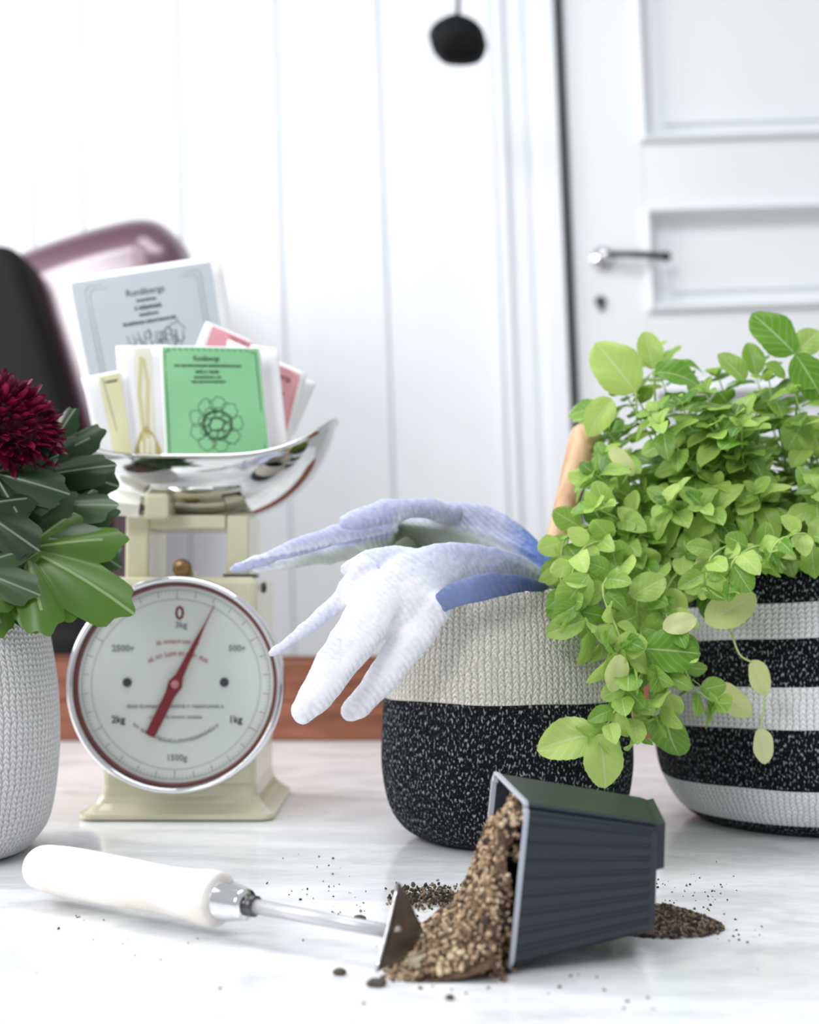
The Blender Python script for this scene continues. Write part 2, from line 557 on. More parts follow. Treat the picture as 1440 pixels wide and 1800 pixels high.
lathe(bm, Vector((hx, 0.0, hz)), Vector((0, -1, 0)), [(0, .029), (.006, .029), (.010, .024), (.012, .012), (.03, .011), (.045, .013), (.05, .010), (.052, 0)], 28)
hnd = wall_part('door_handle', bm, M['chrome'], door); hnd['label'] = 'round bright metal rose of the door handle'
bm = bmesh.new()
pts = smooth_path([Vector((hx, -0.045, hz)), Vector(((hx + lx) / 2, -0.047, hz - 0.004)), Vector((lx, -0.045, lz)), Vector((lx + 0.004, -0.038, lz))], 5)
tube(bm, pts, [0.0075] * 5 + [0.0085] * 5 + [0.0115] * 5 + [0.012], 12)
lv = wall_part('lever', bm, M['dark_steel'], door); lv.parent = hnd
kx, kz = W(1056, 530, 0.0)
bm = bmesh.new()
lathe(bm, Vector((kx, 0.0, kz)), Vector((0, -1, 0)), [(0, .014), (.004, .013), (.006, .009), (.006, 0)], 20)
box(bm, (kx + .001, -.006, kz - .012), (0.012, 0.006, 0.022), 0.002)
wall_part('keyhole_cover', bm, M['dark_steel'], door)
for o in door.children:
    for p in o.data.polygons: p.use_smooth = o.name.startswith(('door_handle', 'lever'))

# ---------------------------------------------------------------- table
tbl = empty('marble_table', (0, 1.2, -0.72), label='table with a white veined stone top under all the pots', cat='table')
bm = bmesh.new(); box2(bm, (-1.1, 0.25, -0.03), (1.1, 2.15, 0.0), 0.004)
from_bm('tabletop', bm, M['marble'], tbl)
for sx in (-1, 1):
    for y in (0.35, 2.08):
        bm = bmesh.new(); box2(bm, (sx * 1.0 - 0.03, y - 0.03, -0.72), (sx * 1.0 + 0.03, y + 0.03, -0.03), 0.004)
        from_bm('leg', bm, M['wall'], tbl)

# wooden crate at the back of the table
cy = 1.87
cx0, cx1 = P(-60, 1200, cy).x, P(1230, 1200, cy).x
ztop = P(300, 1163, cy).z
crate = empty('wooden_crate', ((cx0 + cx1) / 2, cy + .1, 0), label='long low reddish brown wooden box standing behind the scale and pots', cat='wooden box')
for y in (cy, cy + 0.20):
    for za, zb in ((0.001, ztop * 0.5 - .0008), (ztop * 0.5 + .0008, ztop)):
        bm = bmesh.new(); box2(bm, (cx0, y, za), (cx1, y + 0.014, zb), 0.0015); from_bm('plank', bm, M['crate'], crate)
for x in (cx0, cx1 - 0.014):
    bm = bmesh.new(); box2(bm, (x, cy + 0.0145, 0.001), (x + 0.014, cy + 0.1995, ztop), 0.0015); from_bm('end_panel', bm, M['crate'], crate)
bm = bmesh.new(); box2(bm, (cx0 + .0145, cy + .0145, .001), (cx1 - .0145, cy + .1995, .01)); from_bm('bottom', bm, M['crate'], crate)

# ---------------------------------------------------------------- chair behind the table
chy = 2.6
chair = empty('upholstered_chair', (P(120, 900, chy).x, chy, -0.72), label='maroon leather chair with a dark inner side behind the table', cat='chair')


def cushion(bm, outline, y0, y1, r, seg=6, k=None):
    """Pillow from a closed outline in x-z, rounded towards both faces."""
    n = len(outline)
    c = sum(outline, Vector((0, 0, 0))) / n
    rings = []
    prof = []
    for i in range(seg + 1):
        a = pi / 2 * i / seg
        prof.append((r * (1 - cos(a)) * 1.0, y0 + r * (1 - sin(a))))
    prof = [(r * (1 - sin(pi / 2 * i / seg)), y0 + r * (1 - cos(pi / 2 * i / seg))) for i in range(seg + 1)]
    prof += [(r * (1 - cos(pi / 2 * i / seg)), y1 - r * (1 - sin(pi / 2 * i / seg))) for i in range(seg + 1)]
    tang = []
    for i in range(n):
        t = (outline[(i + 1) % n] - outline[i - 1]).normalized()
        nn = Vector((t.z, 0, -t.x))
        if nn.dot(c - outline[i]) < 0: nn = -nn
        tang.append(nn)
    for ins, y in prof:
        rings.append([bm.verts.new((outline[i] + tang[i] * ins).xz.to_3d().xzy + Vector((0, y, 0))) for i in range(n)])
    for a, b in zip(rings[:-1], rings[1:]):
        for i in range(n): bm.faces.new((a[i], a[(i + 1) % n], b[(i + 1) % n], b[i]))
    bm.faces.new(rings[0]); bm.faces.new(rings[-1])


def outline_px(pts, Y, n=6):
    ps = [P(x, y, Y) for x, y in pts]
    ps = [Vector((p.x, 0, p.z)) for p in ps]
    m = len(ps)
    out = []
    for i in range(m):
        p0, p1, p2, p3 = ps[i - 1], ps[i], ps[(i + 1) % m], ps[(i + 2) % m]
        for k in range(n):
            t = k / n
            out.append(0.5 * ((2 * p1) + (p2 - p0) * t + (2 * p0 - 5 * p1 + 4 * p2 - p3) * t * t + (3 * p1 - p0 - 3 * p2 + p3) * t ** 3))
    return out


bm = bmesh.new()
cushion(bm, outline_px([(-260, 560), (-60, 462), (60, 412), (170, 378), (245, 366), (292, 388), (324, 440), (318, 560), (292, 740), (258, 900), (236, 1020), (200, 1200), (-260, 1200)], chy), chy, chy + 0.20, 0.085, 9)
from_bm('backrest', bm, M['maroon'], chair, True)
bm = bmesh.new()
cushion(bm, outline_px([(-300, 440), (-60, 432), (28, 440), (62, 520), (98, 640), (130, 760), (160, 900), (170, 1100), (160, 1210), (-300, 1210)], chy - 0.1), chy - 0.12, chy + 0.01, 0.03)
o = from_bm('inner_cushion', bm, M['black_leather'], chair, True); o['label'] = 'black inner side of the chair'
bm = bmesh.new(); box2(bm, (P(-300, 1000, chy).x, chy - 0.30, -0.30), (P(236, 1000, chy).x, chy + 0.16, P(0, 1085, chy - .3).z), 0.05)
from_bm('seat', bm, M['black_leather'], chair, True)
for x in (P(-260, 1000, chy).x, P(180, 1000, chy).x):
    for y in (chy - 0.24, chy + 0.12):
        bm = bmesh.new(); tube(bm, [Vector((x, y, -0.72)), Vector((x, y, -0.28))], 0.014, 10); from_bm('leg', bm, M['dark_steel'], chair, True)

# ---------------------------------------------------------------- hanging ornament
oy = 2.55
orn = empty('hanging_ornament', P(805, 70, oy), label='round black ornament hanging on a thin cord before the wall', cat='ornament')
bm = bmesh.new()
bmesh.ops.create_icosphere(bm, subdivisions=4, radius=1)
cc = P(806, 72, oy); s = oy / F
for v in bm.verts:
    p = v.co.copy()
    r = 1 + 0.10 * noise.noise(p * 1.3 + Vector((3, 1, 7))) + 0.04 * noise.noise(p * 5)
    p = Vector((p.x * 53 * s, p.y * 45 * s, p.z * 43 * s)) * r
    a = radians(16)
    v.co = cc + Vector((p.x * cos(a) + p.z * sin(a), p.y, -p.x * sin(a) + p.z * cos(a)))
from_bm('body', bm, M['black'], orn, True)
bm = bmesh.new(); tube(bm, [P(805, 34, oy), P(807, -60, oy), P(809, -330, oy)], 0.0045, 8); from_bm('cord', bm, M['dark_steel'], orn, True)

# ---------------------------------------------------------------- knitted baskets
def basket(name, cx, cy, prof, bands, label, warp=0.0, seg=220, colw=0.0048, roww=0.0042, seed=1, wob=0.002):
    """prof [(z, r)], bands [(z_top, material index)] from the bottom up."""
    root = empty(name, (cx, cy, 0), label=label, cat='basket')
    pv = smooth_path([Vector((z, r, 0)) for z, r in prof], 12)
    # resample finely by z
    zs = []
    H = prof[-1][0]
    pts = [(p.x, p.y) for p in pv]
    # add the exact band edges
    fine = []
    for (a, b) in zip(pts[:-1], pts[1:]):
        fine.append(a)
        for bz, _ in bands[:-1]:
            if a[0] < bz < b[0] and b[0] > a[0]:
                t = (bz - a[0]) / (b[0] - a[0]); fine.append((bz, a[1] + (b[1] - a[1]) * t))
    fine.append(pts[-1])
    mean_r = sum(p[1] for p in fine) / len(fine)
    ncol = round(2 * pi * mean_r / colw)
    verts, uvs = [], []
    L = 0; Ls = [0]
    for a, b in zip(fine[:-1], fine[1:]):
        L += sqrt((a[0] - b[0]) ** 2 + (a[1] - b[1]) ** 2); Ls.append(L)
    for i, (z, r) in enumerate(fine):
        for k in range(seg + 1):
            th = 2 * pi * k / seg
            d = noise.noise(Vector((cos(th) * 1.5 + seed, sin(th) * 1.5, z * 9))) * wob
            rr = r + d
            zz = z + warp * cos(th) * r * (z / H) + (noise.noise(Vector((cos(th) * 2, sin(th) * 2, seed))) * 0.0015 if z > 0.02 else 0)
            verts.append(Vector((cx + rr * cos(th), cy + rr * sin(th), max(zz, 0.0))))
            uvs.append((k / seg * ncol, Ls[i] / roww))
    faces, mi = [], []
    W_ = seg + 1
    for i in range(len(fine) - 1):
        zm = (fine[i][0] + fine[i + 1][0]) / 2
        m_ = next((m for bz, m in bands if zm < bz), bands[-1][1])
        for k in range(seg):
            faces.append((i * W_ + k, i * W_ + k + 1, (i + 1) * W_ + k + 1, (i + 1) * W_ + k)); mi.append(m_)
    # inner wall
    nb = len(verts)
    top = fine[-1]
    inner = [(top[0] + 0.002, top[1] - 0.003), (top[0], top[1] - 0.006), (top[0] * 0.6, top[1] - 0.006)]
    for j, (z, r) in enumerate(inner):
        for k in range(seg + 1):
            th = 2 * pi * k / seg
            zz = z + warp * cos(th) * r * (z / H)
            verts.append(Vector((cx + r * cos(th), cy + r * sin(th), zz)))
            uvs.append((k / seg * ncol, (L + 0.004 * j) / roww))
    prev = (len(fine) - 1) * W_
    for j in range(len(inner)):
        cur = nb + j * W_
        for k in range(seg):
            faces.append((prev + k, prev + k + 1, cur + k + 1, cur + k)); mi.append(bands[-1][1])
        prev = cur
    me = bpy.data.meshes.new('body')
    me.from_pydata([tuple(v) for v in verts], [], faces)
    ul = me.uv_layers.new(name='UVMap')
    for li, l in enumerate(me.loops): ul.data[li].uv = uvs[l.vertex_index]
    for i, p in enumerate(me.polygons): p.material_index = mi[i]
    return root, me


bk, me = basket('knitted_basket', P(-126, 1300, 1.03).x, 1.03,
                [(0, .05), (.0015, .070), (.008, .080), (.03, .0935), (.08, .1), (.13, .0975), (.186, .087)], [(1, 0)],
                'off-white knitted basket holding the crimson flower at the left edge', seed=5)
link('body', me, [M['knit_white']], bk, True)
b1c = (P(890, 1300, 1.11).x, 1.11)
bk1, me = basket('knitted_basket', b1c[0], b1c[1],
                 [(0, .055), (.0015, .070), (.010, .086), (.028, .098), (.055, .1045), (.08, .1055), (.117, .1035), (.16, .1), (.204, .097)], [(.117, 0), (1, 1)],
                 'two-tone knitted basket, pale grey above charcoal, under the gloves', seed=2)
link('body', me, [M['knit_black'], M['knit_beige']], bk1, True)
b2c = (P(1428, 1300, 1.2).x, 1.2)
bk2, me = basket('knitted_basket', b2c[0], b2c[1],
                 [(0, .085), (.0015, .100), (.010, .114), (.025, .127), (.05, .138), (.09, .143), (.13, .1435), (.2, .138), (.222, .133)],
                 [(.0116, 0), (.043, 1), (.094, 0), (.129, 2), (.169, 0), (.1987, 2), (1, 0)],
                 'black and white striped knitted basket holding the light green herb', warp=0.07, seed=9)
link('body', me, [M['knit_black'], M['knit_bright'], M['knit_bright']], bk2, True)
for root, c, r, z in ((bk, (P(-126, 1300, 1.03).x, 1.03), .081, .165), (bk2, b2c, .126, .195)):
    bm = bmesh.new()
    bmesh.ops.create_circle(bm, cap_ends=True, segments=48, radius=r, matrix=Matrix.Translation((c[0], c[1], z)))
    from_bm('potting_soil', bm, M['dirt'], root)

# ---------------------------------------------------------------- kitchen scale
SY = 1.185                                            # dial plane
dc = P(308, 1203, SY)
scl = empty('kitchen_scale', (dc.x, 1.27, 0), label='cream enamel kitchen scale with a round dial and a steel pan', cat='scale')


def px_box(bm, x0, y0, x1, y1, Ya, Yb, bev=0.003):
    """Box whose front face shows at the given pixels at depth Ya and runs back to Yb."""
    a, b = P(x0, y1, Ya), P(x1, y0, Ya)
    box2(bm, (a.x, Ya, a.z), (b.x, Yb, b.z), bev)


BF = 1.205
bl, br = P(180, 1300, BF).x, P(450, 1300, BF).x
# lower housing
htop = P(0, 1014, BF).z
bm = bmesh.new()
box2(bm, (bl, BF, 0.014), (br, BF + 0.15, htop), 0.006)
from_bm('housing', bm, M['cream'], scl)
# flared foot: skirt that widens towards the table
bm = bmesh.new()
levels = [(0.030, 0.0), (0.020, 0.002), (0.014, 0.006), (0.009, 0.012), (0.0065, 0.016), (0.006, 0.018), (0.0015, 0.018), (0.001, 0.016)]
rings = []
for z, e in levels:
    pts = []
    x0, x1, y0, y1 = bl - e, br + e, BF - e - .001, BF + .151 + e
    rr = 0.008 + e * 0.3
    for (cx_, cy_, a0) in ((x1 - rr, y0 + rr, -90), (x1 - rr, y1 - rr, 0), (x0 + rr, y1 - rr, 90), (x0 + rr, y0 + rr, 180)):
        for j in range(5):
            a = radians(a0 + 90 * j / 4)
            pts.append(bm.verts.new((cx_ + rr * cos(a), cy_ + rr * sin(a), z)))
    rings.append(pts)
for a, b in zip(rings[:-1], rings[1:]):
    for i in range(len(a)): bm.faces.new((a[i], a[(i + 1) % len(a)], b[(i + 1) % len(b)], b[i]))
bm.faces.new(rings[-1]); bm.faces.new(rings[0])
from_bm('foot', bm, M['cream'], scl)
# upper column: two cheeks, back and top with the opening between them
CFY = 1.225
zc0 = htop - 0.002
bm = bmesh.new(); px_box(bm, 219, 905, 262, 1018, CFY, CFY + .09, .003); from_bm('column_side', bm, M['cream'], scl)
bm = bmesh.new(); px_box(bm, 397, 905, 438, 1018, CFY, CFY + .09, .003); from_bm('column_side', bm, M['cream'], scl)
bm = bmesh.new()
px_box(bm, 262, 905, 397, 929, CFY + .002, CFY + .09, .002)
from_bm('column_top', bm, M['cream'], scl)
bm = bmesh.new()
c = P(328, 1000, CFY + .03)
lathe(bm, c + Vector((0, 0, 0)), Vector((0, -1, 0)), [(0, .006), (.016, .006), (.018, .0088), (.026, .0088), (.028, .007), (.028, 0)], 20)
o = from_bm('adjusting_screw', bm, mat('brass', (150, 122, 84), .35, .8), scl, True); o['label'] = 'small brass adjusting knob in the opening'
bm = bmesh.new(); px_box(bm, 316, 1003, 340, 1020, CFY + .02, CFY + .04, .001); from_bm('screw_bracket', bm, M['cream'], scl)
# slot and screw on the shoulder
bm = bmesh.new(); px_box(bm, 392, 1009, 452, 1014, BF + .01, BF + .03, .0008)
o = from_bm('slot_cover', bm, M['dark_steel'], scl)
bm = bmesh.new()
lathe(bm, Vector((br, BF + .045, P(0, 1032, BF).z)), Vector((1, 0, 0)), [(0, .005), (.003, .005), (.004, 0)], 16)
from_bm('screw', bm, M['dark_steel'], scl, True)
# arms carrying the pan
bm = bmesh.new()
px_box(bm, 252, 866, 297, 912, 1.200, 1.34, .004)
px_box(bm, 252, 899, 436, 912, 1.24, 1.34, .003)
from_bm('pan_support', bm, M['cream'], scl)
bm = bmesh.new()
a, b = P(186, 876, 1.19), P(245, 884, 1.19)
tube(bm, [P(178, 880, 1.20), P(205, 884, 1.20), P(245, 888, 1.205)], [.010, .0115, .011], 4, flat=.8)
from_bm('arm', bm, M['cream_light'], scl)
bm = bmesh.new(); lathe(bm, P(246, 893, 1.205), Vector((0, -1, 0)), [(0, .0042), (.002, .0042), (.003, .002), (.003, 0)], 14); from_bm('rivet', bm, M['dark_steel'], scl, True)

# dial
R = 0.0975
AX = Vector((0, -1, 0))
bm = bmesh.new()
lathe(bm, dc + Vector((0, 0.032, 0)), AX, [(0, R * .96), (.0, R * .985), (.026, R * .99), (.030, R), (.034, R), (.037, R * .985), (.038, R * .965), (.036, R * .945), (.031, R * .938)], 96, False)
from_bm('dial_rim', bm, M['chrome'], scl, True)
bm = bmesh.new()
lathe(bm, dc + Vector((0, 0.006, 0)), AX, [(0, R * .94), (.0055, R * .94), (.0065, R * .925), (.0015, R * .90)], 96, False)
o = from_bm('inner_ring', bm, M['rim_red'], scl, True); o['label'] = 'maroon ring inside the chrome rim'
bm = bmesh.new()
lathe(bm, dc + Vector((0, 0.03, 0)), AX, [(0, R * .96), (.024, R * .94), (.026, R * .94), (.026, 0)], 96, False)
face = from_bm('dial_face', bm, M['dial'], scl)
FY = dc.y + 0.004 - 0.0006                              # print plane just in front of the face


def D(dx, dy, lift=0.0):
    """Dial print coordinates in photograph pixels from the dial centre."""
    return Vector((dc.x + dx * SY / F, FY - lift, dc.z - dy * SY / F))


def quad_line(vs_, fs, a, b, w):
    t = (b - a); t.y = 0
    if t.length < 1e-9: return
    n = Vector((-t.z, 0, t.x)).normalized() * w / 2
    i = len(vs_)
    vs_.extend([a + n, b + n, b - n, a - n]); fs.append((i, i + 1, i + 2, i + 3))


vsx, fsx = [], []
RP = 165
for k in range(150):                                   # tick marks
    a = 2 * pi * k / 150
    l = 16 if k % 25 == 0 else (11 if k % 5 == 0 else 6)
    quad_line(vsx, fsx, D(sin(a) * RP, -cos(a) * RP), D(sin(a) * (RP - l), -cos(a) * (RP - l)), 0.0007 if k % 5 == 0 else 0.00035)
for rr in (RP, RP - 17):
    for k in range(120):
        a, b = 2 * pi * k / 120, 2 * pi * (k + 1) / 120
        quad_line(vsx, fsx, D(sin(a) * rr, -cos(a) * rr), D(sin(b) * rr, -cos(b) * rr), 0.0004)
from_py('tick_marks', vsx, fsx, M['ink_soft'], face)
vsx, fsx = [], []
for sx in (-1, 1):
    i = len(vsx)
    vsx += [D(sx * 85 + 8 * cos(2 * pi * k / 20), -3 + 8 * sin(2 * pi * k / 20), .0008) for k in range(20)]
    fsx.append(tuple(range(i, i + 20)))
from_py('rivets', vsx, fsx, M['ink'], face)
fonts = {}


def text_mesh(s, size, bold=0.0):
    cu = bpy.data.curves.new('lettering', 'FONT')
    cu.body = s; cu.size = size; cu.align_x = 'CENTER'; cu.align_y = 'CENTER'; cu.offset = bold; cu.resolution_u = 2
    ob = bpy.data.objects.new('lettering', cu)
    col.objects.link(ob)
    dg = bpy.context.evaluated_depsgraph_get()
    me = bpy.data.meshes.new_from_object(ob.evaluated_get(dg))
    vs_ = [v.co.copy() for v in me.vertices]; fs = [tuple(p.vertices) for p in me.polygons]
    bpy.data.objects.remove(ob); bpy.data.curves.remove(cu); bpy.data.meshes.remove(me)
    return vs_, fs


for s_, x, y, size, mk, bd in (('0', 5, -123, 34, 'dial_red', 0.5), ('3kg', 8, -103, 15, 'ink_soft', .4), ('500g', 106, -62, 15, 'ink_soft', .5), ('1kg', 105, 62, 17, 'ink', .4),
                        ('1500g', 3, 128, 15, 'ink_soft', .4), ('2kg', -100, 62, 17, 'ink', .4), ('2500g', -94, -62, 16, 'ink_soft', .5)):
    v_, f_ = text_mesh(s_, size, bd)
    from_py('numeral', [D(x + p.x, y - p.y) for p in v_], f_, M[mk], face)


def scribble_text(map_, x, y, w, h, rng, arc=0.0):
    """Rows of tiny unreadable letter strokes, as fine as the photograph shows them."""
    vs_, fs = [], []
    px = x - w / 2
    while px < x + w / 2:
        lw = h * rng.uniform(.35, .6)
        dy = arc * ((px - x) / (w / 2)) ** 2
        st = max(h * .16, .55)
        kind = rng.randint(0, 3)
        def ln(x0, y0, x1, y1):
            a, b = map_(px + x0 * lw, y + dy + (y0 - .5) * h), map_(px + x1 * lw, y + dy + (y1 - .5) * h)
            t = b - a
            nrm = map_(px, y + dy + 1) - map_(px, y + dy)
            ax = map_(px + 1, y + dy) - map_(px, y + dy)
            n = (nrm * (-(x1 - x0) * lw) + ax * ((y1 - y0) * h))
            n = n.normalized() * st * nrm.length / 2
            i = len(vs_); vs_.extend([a + n, b + n, b - n, a - n]); fs.append((i, i + 1, i + 2, i + 3))
        ln(0, 0 if kind == 0 else .3, 0, 1)
        if kind in (1, 2): ln(0, .35, .8, .35); ln(.8, .3, .8, 1)
        if kind in (0, 3): ln(0, .95, .8, .95); ln(.8, .4, .8, 1)
        if kind == 3: ln(0, .4, .8, .4)
        px += lw * (1.35 if rng.random() > .15 else 2.1)
    return vs_, fs


rng = random.Random(4)
for (x, y, w, h, arc, mk) in ((2, -75, 72, 8, 3, 'ink_pink'), (2, -54, 100, 9, 12, 'ink_pink'), (0, 38, 170, 7, 0, 'ink_soft'), (0, 57, 90, 6, 0, 'ink_soft'), (0, 98, 146, 8, -28, 'ink_soft')):
    v_, f_ = scribble_text(lambda a, b: D(a, b), x, y, w, h, rng, arc)
    from_py('fine_print', v_, f_, M[mk], face)
# needle
bm = bmesh.new()
d_ = Vector((67, -138)).normalized(); n_ = Vector((-d_.y, d_.x))
def ND(a, b, l): q = d_ * a + n_ * b; return D(q.x, q.y, l)
outl = [(-98, -9), (-99, 0), (-98, 9), (-20, 9), (0, 13), (16, 7), (90, 3.4), (118, 1.2), (153, .8), (153, -.8), (118, -1.2), (90, -3.4), (16, -7), (0, -13), (-20, -9)]
lo = [bm.verts.new(ND(a, b, .003)) for a, b in outl]; hi = [bm.verts.new(ND(a, b, .0038)) for a, b in outl]
bm.faces.new(lo); bm.faces.new(hi)
for i in range(len(lo)): bm.faces.new((lo[i], lo[(i + 1) % len(lo)], hi[(i + 1) % len(lo)], hi[i]))
nd = from_bm('needle', bm, M['dial_red'], scl); nd['label'] = 'dark red needle pointing right of the zero'
bm = bmesh.new(); lathe(bm, D(0, 0, 0), AX, [(0, .0036), (.005, .0036), (.006, .002), (.006, 0)], 20); from_bm('hub', bm, M['ink_pink'], scl, True)

# steel pan
pc = P(356, 800, 1.28)
zb = P(0, 911, 1.215).z
zr = CH + 257 * 1.19 / F
pan_ob = empty('steel_pan', (pc.x, 1.28, zb), label='polished steel pan on the scale, holding the seed packets', cat='pan')
HL, HWd = 0.132, 0.092
NT, NR = 96, 22


def pan_point(r, th, off=0.0):
    c_, s_ = cos(th), sin(th)
    ex = 2 / 2.3
    x = HL * abs(c_) ** ex * (1 if c_ > 0 else -1)
    y = HWd * abs(s_) ** ex * (1 if s_ > 0 else -1)
    rim = zr + 0.046 * abs(c_) ** 3.0 * (1 if c_ > 0 else 0.75)
    rr = r
    z = zb + (rim - zb) * (1 - sqrt(max(0.0, 1 - min(rr, 1.0) ** 2.3 * .985)) ) / (1 - sqrt(.015)) + max(0, rr - 1) * .02
    return Vector((pc.x + x * rr, 1.28 + y * rr, z + off))


bm = bmesh.new()
outer = [[bm.verts.new(pan_point(sin(pi / 2 * j / NR), 2 * pi * i / NT)) for i in range(NT)] for j in range(1, NR + 1)]
lip = [[bm.verts.new(pan_point(1 + .012, 2 * pi * i / NT, .0005)) for i in range(NT)], [bm.verts.new(pan_point(1 + .010, 2 * pi * i / NT, .0022)) for i in range(NT)]]
inner = [[bm.verts.new(pan_point(sin(pi / 2 * j / NR) * .985, 2 * pi * i / NT, .0015)) for i in range(NT)] for j in range(NR, 0, -1)]
allr = outer + lip + inner
for a, b in zip(allr[:-1], allr[1:]):
    for i in range(NT): bm.faces.new((a[i], a[(i + 1) % NT], b[(i + 1) % NT], b[i]))
bm.faces.new(outer[0]); bm.faces.new(inner[-1])
from_bm('dish', bm, M['steel'], pan_ob, True)

# ---------------------------------------------------------------- seed packets
def packet(name, corners, Y, label, print_rgb=None, inner=(0.06, 0.06, 0.94, 0.98), lines=(), th=0.0025, curve=0.0, paper=None, cat='packet', group=None):
    """corners: TL, TR, BR, BL as pixels (with optional own depth)."""
    cs = [P(c[0], c[1], c[2] if len(c) > 2 else Y) for c in corners]
    TL, TR, BR, BL = cs
    nrm = (TR - TL).cross(BL - TL).normalized()
    if nrm.y > 0: nrm = -nrm
    base = (BL + BR) / 2
    root = empty(name, base, label=label, cat=cat, group=group)

    def S(u, v, lift=0.0):                       # u right, v down
        p = (TL * (1 - u) + TR * u) * (1 - v) + (BL * (1 - u) + BR * u) * v
        return p + nrm * (lift + curve * sin(pi * u) * (0.3 + .7 * v) + 0.0006 * sin(v * 7 + u * 3))
    n = 10
    vs_, fs = [], []
    for l in (0.0, -th):
        for j in range(n + 1):
            for i in range(n + 1):
                edge = 1 if (i in (0, n) or j in (0, n)) else 0
                vs_.append(S(i / n, j / n, l if not edge else (-th / 2 + (0.0002 if l == 0 else -.0002))))
    K = (n + 1) ** 2
    for j in range(n):
        for i in range(n):
            a = j * (n + 1) + i
            fs.append((a, a + 1, a + n + 2, a + n + 1))
            fs.append((K + a, K + a + n + 1, K + a + n + 2, K + a + 1))
    ring_ = [i for i in range(n + 1)] + [j * (n + 1) + n for j in range(1, n + 1)] + [n * (n + 1) + i for i in range(n - 1, -1, -1)] + [j * (n + 1) for j in range(n - 1, 0, -1)]
    for a, b in zip(ring_, ring_[1:] + ring_[:1]): fs.append((a, K + a, K + b, b))
    from_py('sleeve', vs_, fs, paper or M['paper'], root, True)
    if print_rgb:
        u0, v0, u1, v1 = inner
        vs_, fs = [], []
        for j in range(n + 1):
            for i in range(n + 1):
                vs_.append(S(u0 + (u1 - u0) * i / n, v0 + (v1 - v0) * j / n, .0006))
        for j in range(n):
            for i in range(n):
                a = j * (n + 1) + i
                fs.append((a, a + 1, a + n + 2, a + n + 1))
        from_py('card', vs_, fs, mat('card_print', print_rgb, 0.5, vary=0.02, scale=30), root, True)
    return root, S


def strokes(root, S, segs, w, m, lift=0.0009, name='print'):
    """segs: polylines in (u, v); w relative width."""
    vs_, fs = [], []
    for poly in segs:
        for a, b in zip(poly[:-1], poly[1:]):
            A, B = S(a[0], a[1], lift), S(b[0], b[1], lift)
            t = B - A
            if t.length < 1e-7: continue
            n = t.cross(Vector((0, 1, 0))).normalized() * w / 2
            t = t.normalized() * w * .3
            i = len(vs_); vs_.extend([A + n - t, B + n + t, B - n + t, A - n - t]); fs.append((i, i + 1, i + 2, i + 3))
    return from_py(name, vs_, fs, m, root)


def loopy(cx, cy, rx, ry, n=24, a0=0, a1=2 * pi, wob=0, seed=0):
    r = random.Random(seed)
    o = []
    for k in range(n + 1):
        a = a0 + (a1 - a0) * k / n
        w = 1 + wob * r.uniform(-1, 1)
        o.append((cx + rx * w * cos(a), cy + ry * w * sin(a)))
    return o


def print_text(root, S, s_, u, v, size, aspect, m, bold=0.0):
    v_, f_ = text_mesh(s_, 1.0, bold)
    from_py('lettering', [S(u + p.x * size, v - p.y * size * aspect, .0009) for p in v_], f_, m, root)


def print_fine(root, S, u, v, w, h, seed, m):
    rg = random.Random(seed)
    K = 100.0
    v_, f_ = scribble_text(lambda a, b: S(a / K, b / K, .0009), u * K, v * K, w * K, h * K, rg)
    from_py('fine_print', v_, f_, m, root)


ink_g = mat('ink_on_green', (30, 74, 46), 0.6)
ink_b = mat('ink_on_grey', (92, 98, 106), 0.6)
ink_r = mat('ink_on_pink', (120, 74, 78), 0.6)
# large grey packet
rt, S = packet('seed_packet', [(108, 490), (388, 447), (440, 800), (182, 850)], 1.315, 'large pale grey seed packet standing tallest at the back', (192, 199, 207), (.05, .03, .93, .98), curve=.003)
strokes(rt, S, [[(.13, .98), (.13, .08), (.16, .06), (.84, .06), (.86, .08), (.86, .98)], [(.155, .98), (.155, .10), (.18, .08), (.82, .08), (.835, .10), (.835, .98)]], .0006, M['ink_soft'])
print_text(rt, S, 'Runåbergs', .50, .125, .058, .78, ink_b, .018)
print_fine(rt, S, .5, .165, .12, .014, 1, ink_b)
print_fine(rt, S, .50, .20, .16, .022, 2, ink_b)
print_fine(rt, S, .5, .235, .12, .014, 3, ink_b)
print_fine(rt, S, .50, .27, .34, .018, 4, ink_b)
rg = random.Random(8)
segs = []
for k in range(9):
    u = .36 + k * .033
    segs.append([(u, .47), (u + rg.uniform(-.02, .02), .42 - rg.random() * .05), (u + rg.uniform(-.03, .03), .36 - rg.random() * .05)])
    segs.append(loopy(u + .01, .40 - rg.random() * .07, .022, .02, 12, wob=.25, seed=k))
segs += [loopy(.60, .37, .055, .05, 20, wob=.2, seed=31), loopy(.66, .34, .04, .05, 18, wob=.25, seed=32), [(.56, .33), (.59, .38), (.62, .46)], [(.7, .37), (.66, .42), (.63, .47)]]
strokes(rt, S, segs, .0008, ink_b, name='drawing')
# white packet with yellow picture, behind the green one
rt, S = packet('seed_packet', [(203, 608), (292, 607), (300, 815), (222, 830)], 1.262, 'narrow white seed packet with a yellow picture left of the green one', (232, 230, 210), (.36, .02, .70, .97), curve=.004)
strokes(rt, S, [[(.45, .97), (.47, .7), (.42, .4), (.5, .1)], [(.56, .97), (.56, .6), (.6, .3), (.55, .12)]], .0032, mat('print_yellow', (206, 202, 150), .6), name='drawing')
vs_ = [S(u, v, .0012) for u, v in ((.2, .97), (.25, .84), (.38, .72), (.52, .66), (.68, .74), (.8, .86), (.84, .97))]
from_py('drawing', vs_, [tuple(range(7))], mat('print_ochre', (186, 172, 96), .6), rt)
# second white packet right behind the yellow one
rt, S = packet('seed_packet', [(252, 607), (300, 606), (312, 812), (262, 818)], 1.272, 'plain white edge of a seed packet tucked behind the green one', curve=.003)
